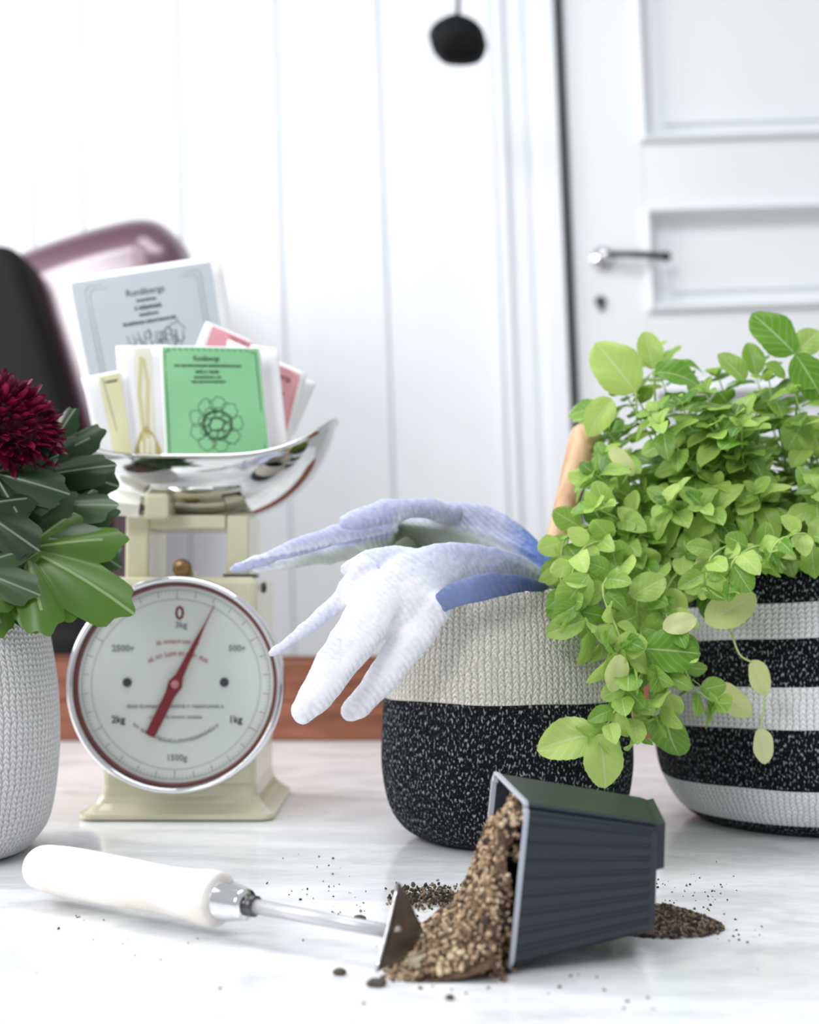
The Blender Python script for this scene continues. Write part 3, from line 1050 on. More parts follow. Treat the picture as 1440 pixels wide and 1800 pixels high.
# left small packet with yellow border
rt, S = packet('seed_packet', [(142, 664), (214, 650), (238, 815), (186, 830)], 1.250, 'small white seed packet with a yellow border leaning at the left', (226, 224, 178), (.42, .03, .95, .98), curve=.003)
strokes(rt, S, [[(.52, .06), (.6, .5), (.7, .97)]], .0008, M['ink_soft'])
print_fine(rt, S, .72, .1, .28, .025, 6, M['ink'])
# pink packets behind
rt, S = packet('seed_packet', [(362, 564), (446, 600), (440, 700), (330, 640)], 1.292, 'pink seed packet poking up above the green one', (232, 164, 172), (.16, .04, .97, .95))
print_fine(rt, S, .72, .10, .4, .05, 12, ink_r)
rt, S = packet('seed_packet', [(400, 596), (540, 656), (500, 812), (380, 790)], 1.282, 'pink seed packet tilted to the right behind the green one', (230, 168, 176), (.10, .04, .93, .95), curve=.003)
print_text(rt, S, 'Runåbergs', .66, .14, .085, .9, ink_r, .015)
print_fine(rt, S, .64, .30, .3, .03, 10, ink_r)
strokes(rt, S, [[(.12, .94), (.12, .09), (.9, .09), (.9, .94)]], .0006, M['ink_pink'])
rt, S = packet('seed_packet', [(505, 655), (556, 672), (520, 760), (480, 812)], 1.294, 'white seed packet showing only its edge at the far right', curve=.002)
rt, S = packet('seed_packet', [(440, 606), (488, 612), (506, 790), (462, 806)], 1.256, 'narrow white seed packet edge just right of the green one', curve=.002)
# green packet
rt, S = packet('seed_packet', [(281, 607), (457, 611), (478, 812), (291, 824)], 1.235, 'green seed packet with a drawn cauliflower in front of the others', (136, 200, 146), (.02, .012, .985, .95), curve=.004)
strokes(rt, S, [[(.05, .93), (.05, .05), (.95, .05), (.95, .93), (.05, .93)]], .0007, ink_g)
strokes(rt, S, [[(.07 + .06 * k, .028), (.10 + .06 * k, .040)] for k in range(14)], .0007, ink_g)
print_text(rt, S, 'Runåbergs', .46, .108, .062, .92, ink_g, .022)
print_fine(rt, S, .47, .165, .66, .022, 20, ink_g)
print_fine(rt, S, .46, .215, .22, .032, 21, ink_g)
print_fine(rt, S, .46, .262, .26, .018, 22, ink_g)
print_fine(rt, S, .46, .30, .32, .018, 23, ink_g)
segs = []
for k in range(9):
    a = 2 * pi * k / 9
    segs.append(loopy(.51 + .185 * cos(a), .66 + .17 * sin(a), .075, .062, 14, wob=.22, seed=50 + k))
for k in range(8):
    a = 2 * pi * k / 8 + .3
    segs.append(loopy(.51 + .115 * cos(a), .66 + .10 * sin(a), .05, .045, 10, wob=.25, seed=70 + k))
strokes(rt, S, segs, .0006, ink_g, name='drawing')
strokes(rt, S, [loopy(.52, .665, .135, .12, 30, wob=.06, seed=3), loopy(.52, .66, .07, .06, 16, wob=.2, seed=4), loopy(.49, .66, .1, .1, 14, pi * .7, pi * 1.6, .06, 9)], .0016, ink_g, name='drawing')

# ---------------------------------------------------------------- dibber with beech handle in the middle basket
bm = bmesh.new()
a, b = P(948, 1060, 1.10), P(1036, 748, 1.15)
dl = (b - a).length
pr = [(0, .0085), (dl * .25, .0098), (dl * .5, .0105), (dl * .72, .0125), (dl * .88, .0142), (dl * .95, .0135), (dl * .985, .009), (dl, 0)]
pr = [(p.x, max(p.y, 0)) for p in smooth_path([Vector((h, r, 0)) for h, r in pr], 4)]
tl = empty('hand_tool', a, label='hand tool with a turned beech handle leaning out of the middle basket', cat='tool')
lathe(bm, a, b - a, pr, 32)
from_bm('handle', bm, M['wood_handle'], tl, True)
bm = bmesh.new(); dn = (a - b).normalized()
tube(bm, [a + (b - a) * .02, a + dn * .04, a + dn * .10], [.0055, .005, .003], 14); from_bm('shaft', bm, M['dark_steel'], tl, True)

# ---------------------------------------------------------------- gloves
def glove_mat(name, light, dark, attr='tint'):
    m, nt, b = new_mat(name)
    N, L = nt.nodes, nt.links
    at = N.new('ShaderNodeAttribute'); at.attribute_name = attr
    mx = N.new('ShaderNodeMix'); mx.data_type = 'RGBA'
    mx.inputs[6].default_value = (*lin(light), 1); mx.inputs[7].default_value = (*lin(dark), 1)
    tc = N.new('ShaderNodeTexCoord')
    mp = N.new('ShaderNodeMapping'); mp.inputs['Scale'].default_value = (1, 1, 1)
    L.new(tc.outputs['Object'], mp.inputs['Vector'])
    wv = N.new('ShaderNodeTexWave'); wv.inputs['Scale'].default_value = 90; wv.inputs['Distortion'].default_value = 3; wv.inputs['Detail'].default_value = 3; wv.bands_direction = 'DIAGONAL'
    L.new(mp.outputs[0], wv.inputs['Vector'])
    nz = N.new('ShaderNodeTexNoise'); nz.inputs['Scale'].default_value = 260; nz.inputs['Detail'].default_value = 4
    L.new(tc.outputs['Object'], nz.inputs['Vector'])
    ad = N.new('ShaderNodeMath'); ad.operation = 'MULTIPLY_ADD'
    L.new(nz.outputs['Fac'], ad.inputs[0]); ad.inputs[1].default_value = 0.5; ad.inputs[2].default_value = -0.25
    a2 = N.new('ShaderNodeMath'); a2.operation = 'ADD'; a2.use_clamp = True
    L.new(at.outputs['Fac'], a2.inputs[0]); L.new(ad.outputs[0], a2.inputs[1])
    L.new(a2.outputs[0], mx.inputs[0])
    a3 = N.new('ShaderNodeAttribute'); a3.attribute_name = 'coat_and_shade'
    m3 = N.new('ShaderNodeMix'); m3.data_type = 'RGBA'
    rc = N.new('ShaderNodeValToRGB'); e = rc.color_ramp.elements
    e[0].position = 0.0; e[0].color = (*lin((196, 202, 192)), 1); e[1].position = 1.0; e[1].color = (*lin((110, 118, 100)), 1)  # grey-green coat, down to the painted shade of the fold
    mr = N.new('ShaderNodeMapRange'); mr.inputs['From Min'].default_value = 1.0; mr.inputs['From Max'].default_value = 1.35
    L.new(a3.outputs['Fac'], mr.inputs['Value']); L.new(mr.outputs[0], rc.inputs['Fac'])
    cl = N.new('ShaderNodeMath'); cl.operation = 'MINIMUM'; cl.inputs[1].default_value = 1.0; L.new(a3.outputs['Fac'], cl.inputs[0])
    L.new(cl.outputs[0], m3.inputs[0]); L.new(mx.outputs[2], m3.inputs[6]); L.new(rc.outputs[0], m3.inputs[7])
    L.new(m3.outputs[2], b.inputs['Base Color'])
    b.inputs['Roughness'].default_value = 0.75
    bp = N.new('ShaderNodeBump'); bp.inputs['Strength'].default_value = 0.5; bp.inputs['Distance'].default_value = 0.0008
    m2 = N.new('ShaderNodeMath'); m2.operation = 'ADD'
    L.new(wv.outputs['Fac'], m2.inputs[0]); L.new(nz.outputs['Fac'], m2.inputs[1])
    L.new(m2.outputs[0], bp.inputs['Height']); L.new(bp.outputs[0], b.inputs['Normal'])
    return m


def glove(name, chains, tint_fn, m, label, wr=0.003, voxel=0.0017, seed=0, extra=None):
    bm = bmesh.new()
    for pts, flat in chains:
        vec = [Vector((*P(x, y, Y), 0)) for x, y, Y, r in pts]
        vv = []
        for (x, y, Y, r) in pts:
            p = P(x, y, Y); vv.append(Vector((p.x, p.y, p.z, r * Y / F)))
        sp = smooth_path(vv, 6)
        P3 = [Vector(v[:3]) for v in sp]; RR = [max(v[3], .0015) for v in sp]
        # rounded ends
        t0 = (P3[0] - P3[1]).normalized(); t1 = (P3[-1] - P3[-2]).normalized()
        hd = [P3[0] + t0 * RR[0] * .8, P3[0] + t0 * RR[0] * .5]; hr = [RR[0] * .35, RR[0] * .8]
        td = [P3[-1] + t1 * RR[-1] * .5, P3[-1] + t1 * RR[-1] * .8, P3[-1] + t1 * RR[-1] * .97]; tr_ = [RR[-1] * .85, RR[-1] * .58, RR[-1] * .2]
        tube(bm, hd + P3 + td, hr + RR + tr_, 16, True, flat)
    bmesh.ops.recalc_face_normals(bm, faces=bm.faces[:])
    me = bpy.data.meshes.new('tmp'); bm.to_mesh(me); bm.free()
    ob = bpy.data.objects.new('tmp', me); col.objects.link(ob)
    md = ob.modifiers.new('r', 'REMESH'); md.mode = 'VOXEL'; md.voxel_size = voxel; md.use_smooth_shade = True
    sm = ob.modifiers.new('s', 'SMOOTH'); sm.factor = .6; sm.iterations = 5
    dg = bpy.context.evaluated_depsgraph_get()
    me2 = bpy.data.meshes.new_from_object(ob.evaluated_get(dg))
    bpy.data.objects.remove(ob)
    sd = Vector((seed, seed * 2, 0))
    for v in me2.vertices:
        p = v.co
        w = abs(noise.noise(Vector((p.x * 26 + p.z * 34, p.y * 20, p.z * 18 - p.x * 10)) + sd))
        w2 = noise.noise(p * 120 + sd)
        v.co = p + v.normal * (wr * (.25 - w) + 0.0006 * w2)
    at = me2.attributes.new('tint', 'FLOAT', 'POINT')
    a2 = me2.attributes.new('coat_and_shade', 'FLOAT', 'POINT')
    for v in me2.vertices: at.data[v.index].value, a2.data[v.index].value = tint_fn(v.co, v.normal)
    me2.name = name
    o = link(name, me2, [m], None, True)
    tag(o, label=label, cat='glove', group=None)
    return o


def to_px(p):
    q = p - Vector((0, 0, CH))
    d = q.y * CP + q.z * SP
    up = -q.y * SP + q.z * CP
    return 720 + q.x / d * F, 900 - up / d * F


gm = glove_mat('glove_fabric', (246, 246, 252), (92, 118, 186))
chA = [
    ([(965, 1030, 1.07, 20), (920, 1004, 1.05, 26), (868, 988, 1.03, 26), (800, 990, 1.01, 38), (740, 1018, .995, 56), (700, 1050, .99, 58)], .38),   # cuff and palm
    ([(758, 1060, .995, 40), (726, 1118, .992, 36), (688, 1172, .99, 31), (640, 1230, .988, 25), (618, 1250, .988, 20)], .6),
    ([(672, 1040, .985, 46), (634, 1106, .972, 42), (588, 1172, .962, 37), (552, 1228, .956, 30), (534, 1250, .955, 24)], .5),
    ([(690, 1050, .998, 38), (656, 1096, .995, 34), (630, 1130, .99, 24)], .5),
    ([(640, 1005, .99, 28), (598, 1054, .985, 18), (545, 1100, .98, 13), (490, 1140, .975, 9), (478, 1148, .975, 7)], .6),
    ([(720, 985, 1.0, 26), (660, 985, 1.0, 22), (612, 1000, 1.0, 15)], .6),
]


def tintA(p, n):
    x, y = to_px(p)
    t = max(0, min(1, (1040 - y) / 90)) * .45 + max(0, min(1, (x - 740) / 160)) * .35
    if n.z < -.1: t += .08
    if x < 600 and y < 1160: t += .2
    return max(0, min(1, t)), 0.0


gA = glove('garden_glove', chA, tintA, gm, 'white glove with blue cuff hanging in front, fingers pointing down', seed=3)
# the open cuff folded under the palm, blue knit painted darker for the shade there
chC = [([(722, 1096, .992, 5), (756, 1070, .990, 15), (806, 1044, .986, 24), (862, 1030, .984, 24), (918, 1028, .992, 16), (962, 1034, 1.02, 9)], .35)]
gmc = glove_mat('glove_cuff', (112, 128, 172), (58, 74, 116))
cf = glove('cuff', chC, lambda p, n: (max(0, min(1, .3 + (to_px(p)[0] - 840) / 120)), 0.0), gmc, None, seed=7, wr=.002)
for k_ in ('label', 'category'):
    if k_ in cf.keys(): del cf[k_]
cf.parent = gA
cf['label'] = 'folded blue cuff with its shaded underside painted darker'
chB = [
    ([(962, 1014, 1.10, 26), (930, 982, 1.11, 36), (880, 948, 1.12, 44), (820, 930, 1.12, 48), (760, 928, 1.11, 44), (700, 936, 1.10, 34), (650, 948, 1.09, 28)], .40),
    ([(800, 905, 1.10, 20), (735, 894, 1.075, 20), (680, 899, 1.06, 22), (630, 911, 1.055, 20), (610, 916, 1.055, 14)], .8),
    ([(690, 922, 1.09, 22), (620, 934, 1.08, 20), (540, 956, 1.07, 16), (460, 984, 1.06, 12), (408, 1002, 1.06, 7)], .6),
    ([(700, 958, 1.10, 24), (610, 968, 1.10, 20), (520, 986, 1.09, 13), (450, 998, 1.09, 8)], .6),
    ([(720, 960, 1.08, 20), (676, 985, 1.05, 15), (632, 1000, 1.04, 9)], .6),
]


def tintB(p, n):
    x, y = to_px(p)
    tp = 915 if x < 700 else 900 + (x - 700) ** 2 / 620.0
    if x < 690: tp = 928 + (690 - x) * .20
    t = .10 + max(0, min(1, (tp + 14 - y) / 22)) * .45
    if x > 880: t += (x - 880) / 90 * .75
    if x < 690 and -6 < y - tp - 14 < 12: t += .45
    c = max(0, min(1, (y - tp - 12) / 10))
    if x < 540: c *= max(0, (x - 440) / 100)
    if x > 900: c *= .5
    if x > 680 and y > tp + 12: c = min(c, 1) + .35 * max(0, min(1, (x - 680) / 16)) * max(0, min(1, (800 - x) / 70)) * max(0, min(1, (y - tp - 14) / 12))  # shade in the hollow painted as a darker grey-green
    return max(0, min(1, t)), c


glove('garden_glove', chB, tintB, gm, 'blue and grey-green glove arching behind, its fingers pointing left', seed=11, wr=.0045)

# ---------------------------------------------------------------- triangular hoe in front
hr0, hr1 = P(72, 1524, .868), P(388, 1582, .779)
ax = (hr1 - hr0)
hl = ax.length
hoe = empty('triangular_hoe', (hr0.x, hr0.y, 0), label='small hand hoe with a bleached wooden handle lying in front', cat='tool')
bm = bmesh.new()
pr = [(-.010, 0), (-.0085, .007), (-.003, .0125), (.006, .0148), (hl * .2, .0158), (hl * .45, .0152), (hl * .7, .0142), (hl * .86, .0150), (hl * .93, .0163), (hl * .975, .0160), (hl, .0135), (hl + .001, 0)]
pr = [(p.x, max(p.y, 0)) for p in smooth_path([Vector((h, r, 0)) for h, r in pr], 4)]
lathe(bm, hr0, ax, pr, 40)
from_bm('handle', bm, M['wood_pale'], hoe, True)
bm = bmesh.new()
lathe(bm, hr1, ax, [(-.002, .0115), (.001, .0118), (.010, .0108), (.018, .0092), (.020, .0088), (.020, 0)], 32)
from_bm('ferrule', bm, M['chrome'], hoe, True)
bm = bmesh.new()
lathe(bm, hr1, ax, [(.019, .0062), (.027, .0060), (.028, .003)], 24)
from_bm('collar', bm, M['dark_steel'], hoe, True)
bm = bmesh.new()
tip = P(700, 1640, .712)
s0 = hr1 + ax.normalized() * .025
tube(bm, [s0, s0.lerp(tip, .5), tip], [.0044, .0040, .0036], 16)
o = from_bm('shaft', bm, M['satin'], hoe, True)
A, B, C = P(701, 1552, .728), P(663, 1708, .690), P(752, 1660, .742)
B.z = max(B.z, .0006); C.z = max(C.z, .0006)
nn = (B - A).cross(C - A).normalized()
if nn.x > 0: nn = -nn
n = 16
vs_, fs = [], []
for lay in (0, 1):
    idx = {}
    for i in range(n + 1):
        for j in range(n + 1 - i):
            u, v = i / n, j / n
            w = 1 - u - v
            # edges pulled in a little so the sides are slightly concave
            p = A * w + B * u + C * v
            bul = 27 * u * v * w
            pull = (u * v + v * w + w * u - 3 * u * v * w) * .0
            q = p + nn * (-.006 * (u * v + v * w + w * u) * 1.0) + nn * (.0007 if lay else -.0007)
            ctr = (A + B + C) / 3
            e = min(u, v, w)
            q += (ctr - q) * (.12 * (1 - max(u, v, w)) * (1 - min(1, 3 * e)))
            idx[(i, j)] = len(vs_); vs_.append(q)
    for i in range(n):
        for j in range(n - i):
            fs.append((idx[(i, j)], idx[(i + 1, j)], idx[(i, j + 1)]))
            if j < n - i - 1: fs.append((idx[(i + 1, j)], idx[(i + 1, j + 1)], idx[(i, j + 1)]))
    if lay == 0: idx0 = idx
edge = [(i, 0) for i in range(n + 1)] + [(n - j, j) for j in range(1, n + 1)] + [(0, n - j) for j in range(1, n)]
for a, b in zip(edge, edge[1:] + edge[:1]): fs.append((idx0[a], idx0[b], idx[b], idx[a]))
o = from_py('blade', vs_, fs, mat('blade_steel', (120, 116, 112), .34, .85, vary=.2, scale=60), hoe, True); o['label'] = 'triangular steel blade with a bright edge'
bm = bmesh.new(); tube(bm, [A.lerp(B, t / 6) + nn * (.0008 - .004 * (t / 6) * (1 - t / 6)) for t in range(7)], .0009, 6)
from_bm('ground_edge', bm, M['chrome'], hoe, True)

# ---------------------------------------------------------------- plastic pot lying on its side
RFb, RFt = Vector((.0520, .701, .0012)), P(925, 1411, .705)
RBt, RBb = P(866, 1352, .795), Vector((.0400, .795, .0012))
BFb, BFt = P(1152, 1640, .7256), P(1157, 1447, .7256)
BBt, BBb = P(1134, 1398, .788), Vector((.1350, .788, .0150))
pot = empty('plastic_pot', ((.095), .75, 0), label='dark grey ribbed square plastic pot lying on its side, spilling soil', cat='pot')


def pot_loop(t, scale=1.0, ribs=True, rad=.09, per=54):
    c = [RFb.lerp(BFb, t), RFt.lerp(BFt, t), RBt.lerp(BBt, t), RBb.lerp(BBb, t)]
    ctr = sum(c, Vector()) / 4
    out = []
    for s in range(4):
        a, b = c[s], c[(s + 1) % 4]
        nrm = ((a + b) / 2 - ctr).normalized()
        for k in range(per):
            f = k / per
            # rounded corners: pull the ends of each side in
            e = min(f, 1 - f) / rad
            ins = 0
            p = a.lerp(b, f)
            if e < 1:
                pull = (1 - sqrt(max(0, 1 - (1 - e) ** 2))) * .10
                p = p + (ctr - p) * pull
            if ribs:
                g = (f * 9) % 1.0
                if s in (0, 2) and .08 < f < .92 and (g < .2):
                    p = p - nrm * .0009
            out.append(ctr + (p - ctr) * scale)
    return out


bm = bmesh.new()
ts = [0.035, .05, .1, .2, .3, .4, .5, .6, .7, .8, .9, .95]
rings = [[bm.verts.new(p) for p in pot_loop(.03, .985, False)]]
for t in ts: rings.append([bm.verts.new(p) for p in pot_loop(t, .985)])
rings.append([bm.verts.new(p) for p in pot_loop(.965, .985, False)])
rings.append([bm.verts.new(p) for p in pot_loop(1.0, .97, False)])
rings.append([bm.verts.new(p) for p in pot_loop(1.0, .90, False)])
rings.append([bm.verts.new(p) for p in pot_loop(.975, .88, False)])
n = len(rings[0])
for a, b in zip(rings[:-1], rings[1:]):
    for i in range(n): bm.faces.new((a[i], a[(i + 1) % n], b[(i + 1) % n], b[i]))
bm.faces.new(rings[-1])
inn = [[bm.verts.new(p) for p in pot_loop(t, s, False)] for t, s in ((.03, .955), (.5, .95), (.955, .94))]
for a, b in zip(inn[:-1], inn[1:]):
    for i in range(n): bm.faces.new((a[i], a[(i + 1) % n], b[(i + 1) % n], b[i]))
for i in range(n): bm.faces.new((rings[0][i], rings[0][(i + 1) % n], inn[0][(i + 1) % n], inn[0][i]))
bm.faces.new(inn[-1])
from_bm('body', bm, M['plastic'], pot)
bm = bmesh.new()
rr = [[bm.verts.new(p) for p in pot_loop(t, s, False)] for t, s in ((.0, .955), (-.004, .975), (0.0, 1.0), (.03, 1.0), (.034, .985))]
rr.append([bm.verts.new(p) for p in pot_loop(.03, .95, False)])
for a, b in zip(rr, rr[1:] + rr[:1]):
    for i in range(n): bm.faces.new((a[i], a[(i + 1) % n], b[(i + 1) % n], b[i]))
o = from_bm('rim', bm, M['rim_highlight'], pot); o['label'] = 'rim of the pot with its edge highlight painted paler grey'
# ledge along the upper part of the base (the stepped end)
bm = bmesh.new()
axis = (BFb - RFb).normalized()
q4 = [BFt.lerp(BBt, .06).lerp(BFb, .03), BFt.lerp(BBt, .94).lerp(BBb, .03), BBt.lerp(BBb, .44) + Vector((0, -.004, 0)), BFt.lerp(BFb, .44) + Vector((0, .003, 0))]
lo = [bm.verts.new(v - axis * .0005) for v in q4]; hi = [bm.verts.new(v + axis * .0052) for v in q4]
bm.faces.new(lo); bm.faces.new(hi)
for i in range(4): bm.faces.new((lo[i], lo[(i + 1) % 4], hi[(i + 1) % 4], hi[i]))
from_bm('base_ledge', bm, M['plastic'], pot)

# ---------------------------------------------------------------- spilled potting mix
def island_mat(name, ramp):
    m, nt, b = new_mat(name)
    N, L = nt.nodes, nt.links
    g = N.new('ShaderNodeNewGeometry')
    r = N.new('ShaderNodeValToRGB')
    r.color_ramp.interpolation = 'CONSTANT'
    e = r.color_ramp.elements
    e[0].position = 0; e[0].color = (*lin(ramp[0]), 1)
    e[1].position = 1 / len(ramp); e[1].color = (*lin(ramp[1]), 1)
    for i in range(2, len(ramp)):
        x = e.new(i / len(ramp)); x.color = (*lin(ramp[i]), 1)
    L.new(g.outputs['Random Per Island'], r.inputs['Fac'])
    L.new(r.outputs[0], b.inputs['Base Color'])
    b.inputs['Roughness'].default_value = .85
    return m


M['crumb'] = island_mat('potting_mix_crumbs', [(64, 48, 38), (176, 150, 120), (120, 96, 72), (196, 168, 142), (92, 70, 52), (160, 132, 104), (44, 36, 30), (150, 122, 92), (206, 186, 156), (104, 84, 60)])
M['crumb_dark'] = island_mat('potting_mix_crumbs_dark', [(56, 46, 38), (110, 96, 78), (74, 62, 48), (140, 122, 98), (40, 34, 30)])
M['heap'] = mat('potting_mix_heap', (96, 76, 58), .95, vary=.5, scale=260, bump=1, bscale=300, bdist=.002)
ICO = None
bmI = bmesh.new(); bmesh.ops.create_icosphere(bmI, subdivisions=1, radius=1)
ICO = ([v.co.copy() for v in bmI.verts], [tuple(v.index for v in f.verts) for f in bmI.faces]); bmI.free()


def crumbs(name, pts, m, seed, parent=None):
    rg = random.Random(seed)
    vs_, fs = [], []
    for p, s in pts:
        rot = Euler((rg.uniform(0, 6), rg.uniform(0, 6), rg.uniform(0, 6))).to_matrix()
        sc = Vector((rg.uniform(.7, 1.3), rg.uniform(.6, 1.1), rg.uniform(.5, .9))) * s
        i = len(vs_)
        for v in ICO[0]:
            q = v * rg.uniform(.75, 1.2)
            vs_.append(p + rot @ Vector((q.x * sc.x, q.y * sc.y, q.z * sc.z)))
        fs += [tuple(i + k for k in f) for f in ICO[1]]
    return from_py(name, vs_, fs, m, parent)


def heap_z(x, y):
    """Height of the spilled mix in and before the pot's mouth."""
    prof = [(-.012, 0), (.0, .006), (.015, .0165), (.028, .027), (.036, .044), (.046, .072), (.058, .080), (.075, .078), (.11, .03), (.125, 0.0)]
    h = 0
    for (x0, h0), (x1, h1) in zip(prof[:-1], prof[1:]):
        if x0 <= x <= x1: h = h0 + (h1 - h0) * (x - x0) / (x1 - x0)
    ce = .742 if x < .045 else .748
    wy = .058 if x < .047 else .046
    d = abs(y - ce) / wy
    if x > .047:
        k = 1 if d < .85 else 0
        h = min(h, h * (1.0 if y < .76 else max(.35, 1 - (y - .76) * 22)))
    else:
        k = max(0, 1 - d ** 2.2)
    return h * k * (1 + .18 * noise.noise(Vector((x * 90, y * 90, 0))))


spill = empty('spilled_soil', (.02, .742, 0), label='heap of coarse brown potting mix spilling from the pot mouth', cat='soil')
spill['kind'] = 'stuff'
vs_, fs = [], []
nx, ny = 60, 50
for i in range(nx + 1):
    for j in range(ny + 1):
        x = -.012 + .132 * i / nx; y = .688 + .112 * j / ny
        vs_.append(Vector((x, y, max(heap_z(x, y) - .0015, 0.0002))))
for i in range(nx):
    for j in range(ny):
        a = i * (ny + 1) + j
        q = (a, a + ny + 1, a + ny + 2, a + 1)
        c_ = (vs_[q[0]] + vs_[q[2]]) / 2
        if c_.x > .046 and not (.7085 + (c_.x - .05) * .32 < c_.y < .787): continue
        if c_.x > .118: continue
        if max(vs_[k].z for k in q) > .0004: fs.append(q)
o = from_py('mound', vs_, fs, M['heap'], spill, True); o['kind'] = 'stuff'
rg = random.Random(77)
heap_fill = []
pts = []
for k in range(5200):
    x = rg.uniform(-.014, .066); y = rg.uniform(.690, .796)
    h = heap_z(x, y)
    if h < .0008 and rg.random() > .12: continue
    if x > .05 and (y < .7065 or y > .790): continue
    s = rg.choice((.0009, .0012, .0015, .0019, .0023))
    pts.append((Vector((x, y, max(h, s * .5) + rg.uniform(-.0006, .0010))), s))
# steep face in the mouth gets its own crumbs
for k in range(2200):
    x = rg.uniform(.036, .060); y = rg.uniform(.704, .775)
    h = heap_z(x, y)
    s = rg.choice((.0010, .0014, .0018, .0022))
    if h > .002:
        if x > .05 and y < .7065: continue
        pts.append((Vector((x - .001, y, h * rg.uniform(.75, 1.0))), s))
o = crumbs('crumbs', pts, M['crumb'], 5, spill); o['kind'] = 'stuff'
for k in range(700):
    x = rg.uniform(.036, .0535); z_ = rg.uniform(.001, .052)
    y = rg.uniform(.7035, .716) if x > .047 else rg.uniform(.697, .716)
    if x < .047 and z_ > .03 * (x - .03) / .017 + .012: continue
    pts2_s = rg.choice((.0012, .0016, .0020)); heap_fill.append((Vector((x, y, z_)), pts2_s))
o = crumbs('crumbs', heap_fill, M['crumb'], 15, spill); o['kind'] = 'stuff'
# spill behind the blade
pts = []
for k in range(500):
    t = rg.random()
    p = T(688 + 130 * t + rg.gauss(0, 6), 1588 + rg.gauss(0, 9) - 6 * sin(t * 3))
    s = rg.choice((.0009, .0013, .0018)); pts.append((Vector((p.x, p.y, s * .6 + rg.random() * .004)), s))
o = crumbs('crumbs', pts, M['crumb_dark'], 6, spill); o['kind'] = 'stuff'
# pile behind the pot on the right
pile = empty('soil_pile', T(1180, 1632), label='small low pile of brown soil right of the lying pot', cat='soil'); pile['kind'] = 'stuff'
pts = []
for k in range(2200):
    a = rg.uniform(0, 2 * pi); r = sqrt(rg.random())
    c0 = T(1165, 1630)
    x = c0.x + .036 * r * cos(a); y = c0.y + .028 * r * sin(a)
    h = .013 * max(0, 1 - r) ** .8
    s = rg.choice((.0007, .0010, .0013, .0016))
    pts.append((Vector((x, y, h + s * .5)), s))
o = crumbs('crumbs', pts, M['crumb_dark'], 7, pile); o['kind'] = 'stuff'
# stray crumbs
pts = []
for (cx_, cy_, sx_, sy_, n_) in ((1190, 1580, 60, 22, 70), (560, 1560, 45, 22, 26), (600, 1600, 60, 16, 16), (1290, 1645, 30, 8, 12), (720, 1640, 40, 30, 60), (800, 1725, 120, 14, 26), (250, 1640, 130, 26, 14), (95, 1560, 22, 5, 12), (130, 1612, 12, 5, 6), (1000, 1715, 140, 24, 10), (900, 1760, 380, 24, 12)):
    for k in range(n_):
        p = T(cx_ + rg.gauss(0, sx_), cy_ + rg.gauss(0, sy_))
        s = rg.choice((.0004, .0006, .0008, .0011)); pts.append((Vector((p.x, p.y, s * .4)), s))
o = crumbs('stray_crumbs', pts, M['crumb_dark'], 8); tag(o, label='tiny dark crumbs of soil scattered over the white table top', cat='soil', kind='stuff')


def clod(name, px, py, rx, rz, m, label, cat, seed, group=None):
    bm = bmesh.new(); bmesh.ops.create_icosphere(bm, subdivisions=3, radius=1)
    c = T(px, py); s = c.y / F
    for v in bm.verts:
        q = v.co.copy(); r = 1 + .22 * noise.noise(q * 1.4 + Vector((seed, 0, 0))) + .08 * noise.noise(q * 5)
        v.co = Vector((c.x + q.x * rx * s * r, c.y + q.y * rx * s * r * .8, max(.0001, rz * s * .8 + q.z * rz * s * r)))
    o = from_bm(name, bm, m, None, True)
    tag(o, label=label, cat=cat, group=group)


M['stone'] = mat('pale_stone', (168, 160, 136), .8, vary=.2, scale=120, bump=.6, bscale=150)
M['clod'] = mat('dark_clod', (78, 72, 66), .9, vary=.3, scale=200, bump=.8, bscale=200)
clod('pebble', 738, 1712, 24, 17, M['stone'], 'pale brown pebble lying just right of the hoe blade tip', 'pebble', 3)
clod('soil_clod', 662, 1733, 17, 7, M['clod'], 'dark clod of soil below the hoe blade tip', 'soil clod', 5)
clod('soil_clod', 597, 1713, 12, 6, M['clod'], 'small dark clod of soil left of the blade tip', 'soil clod', 8)
clod('soil_clod', 791, 1757, 8, 5, M['clod'], 'smallest dark clod nearest the front, below the pot mouth', 'soil clod', 12)
clod('soil_clod', 632, 1618, 11, 5, M['clod'], 'small dark clod of soil behind the hoe shaft', 'soil clod', 15)

# ---------------------------------------------------------------- leaves
def leaf_mesh(name, wid, fold, curl, serr, mats, nu=8, nv=16, seed=0, tipw=1.0):
    """Ovate leaf of unit length along +Y, upper side +Z, with a folded midrib."""
    rg = random.Random(seed)
    vs_, fs, uvs = [], [], []
    for j in range(nv + 1):
        v = j / nv
        w = wid * (sin(pi * min(1, v ** .9)) ** .58) if 0 < v < 1 else 0
        w *= (1 + serr * .6 * (1 if j % 2 else -1))
        for i in range(nu + 1):
            u = i / nu
            s = (u - .5) * 2
            x = s * w / 2
            z = fold * abs(s) * w * .5 - curl * v * v - .06 * sin(v * 9 + s * 3 + seed) * abs(s) * w
            z += -.10 * s * s * w
            y = v * (1 - .15 * curl * v) + .02 * sin(3 * s + seed) * w
            vs_.append(Vector((x, y, z))); uvs.append((u, v))
    for j in range(nv):
        for i in range(nu):
            a = j * (nu + 1) + i
            fs.append((a, a + 1, a + nu + 2, a + nu + 1))
    me = bpy.data.meshes.new(name)
    me.from_pydata([tuple(v) for v in vs_], [], fs)
    ul = me.uv_layers.new(name='UVMap')
    for li, l in enumerate(me.loops): ul.data[li].uv = uvs[l.vertex_index]
    for p in me.polygons: p.use_smooth = True
    for m in mats: me.materials.append(m)
    return me


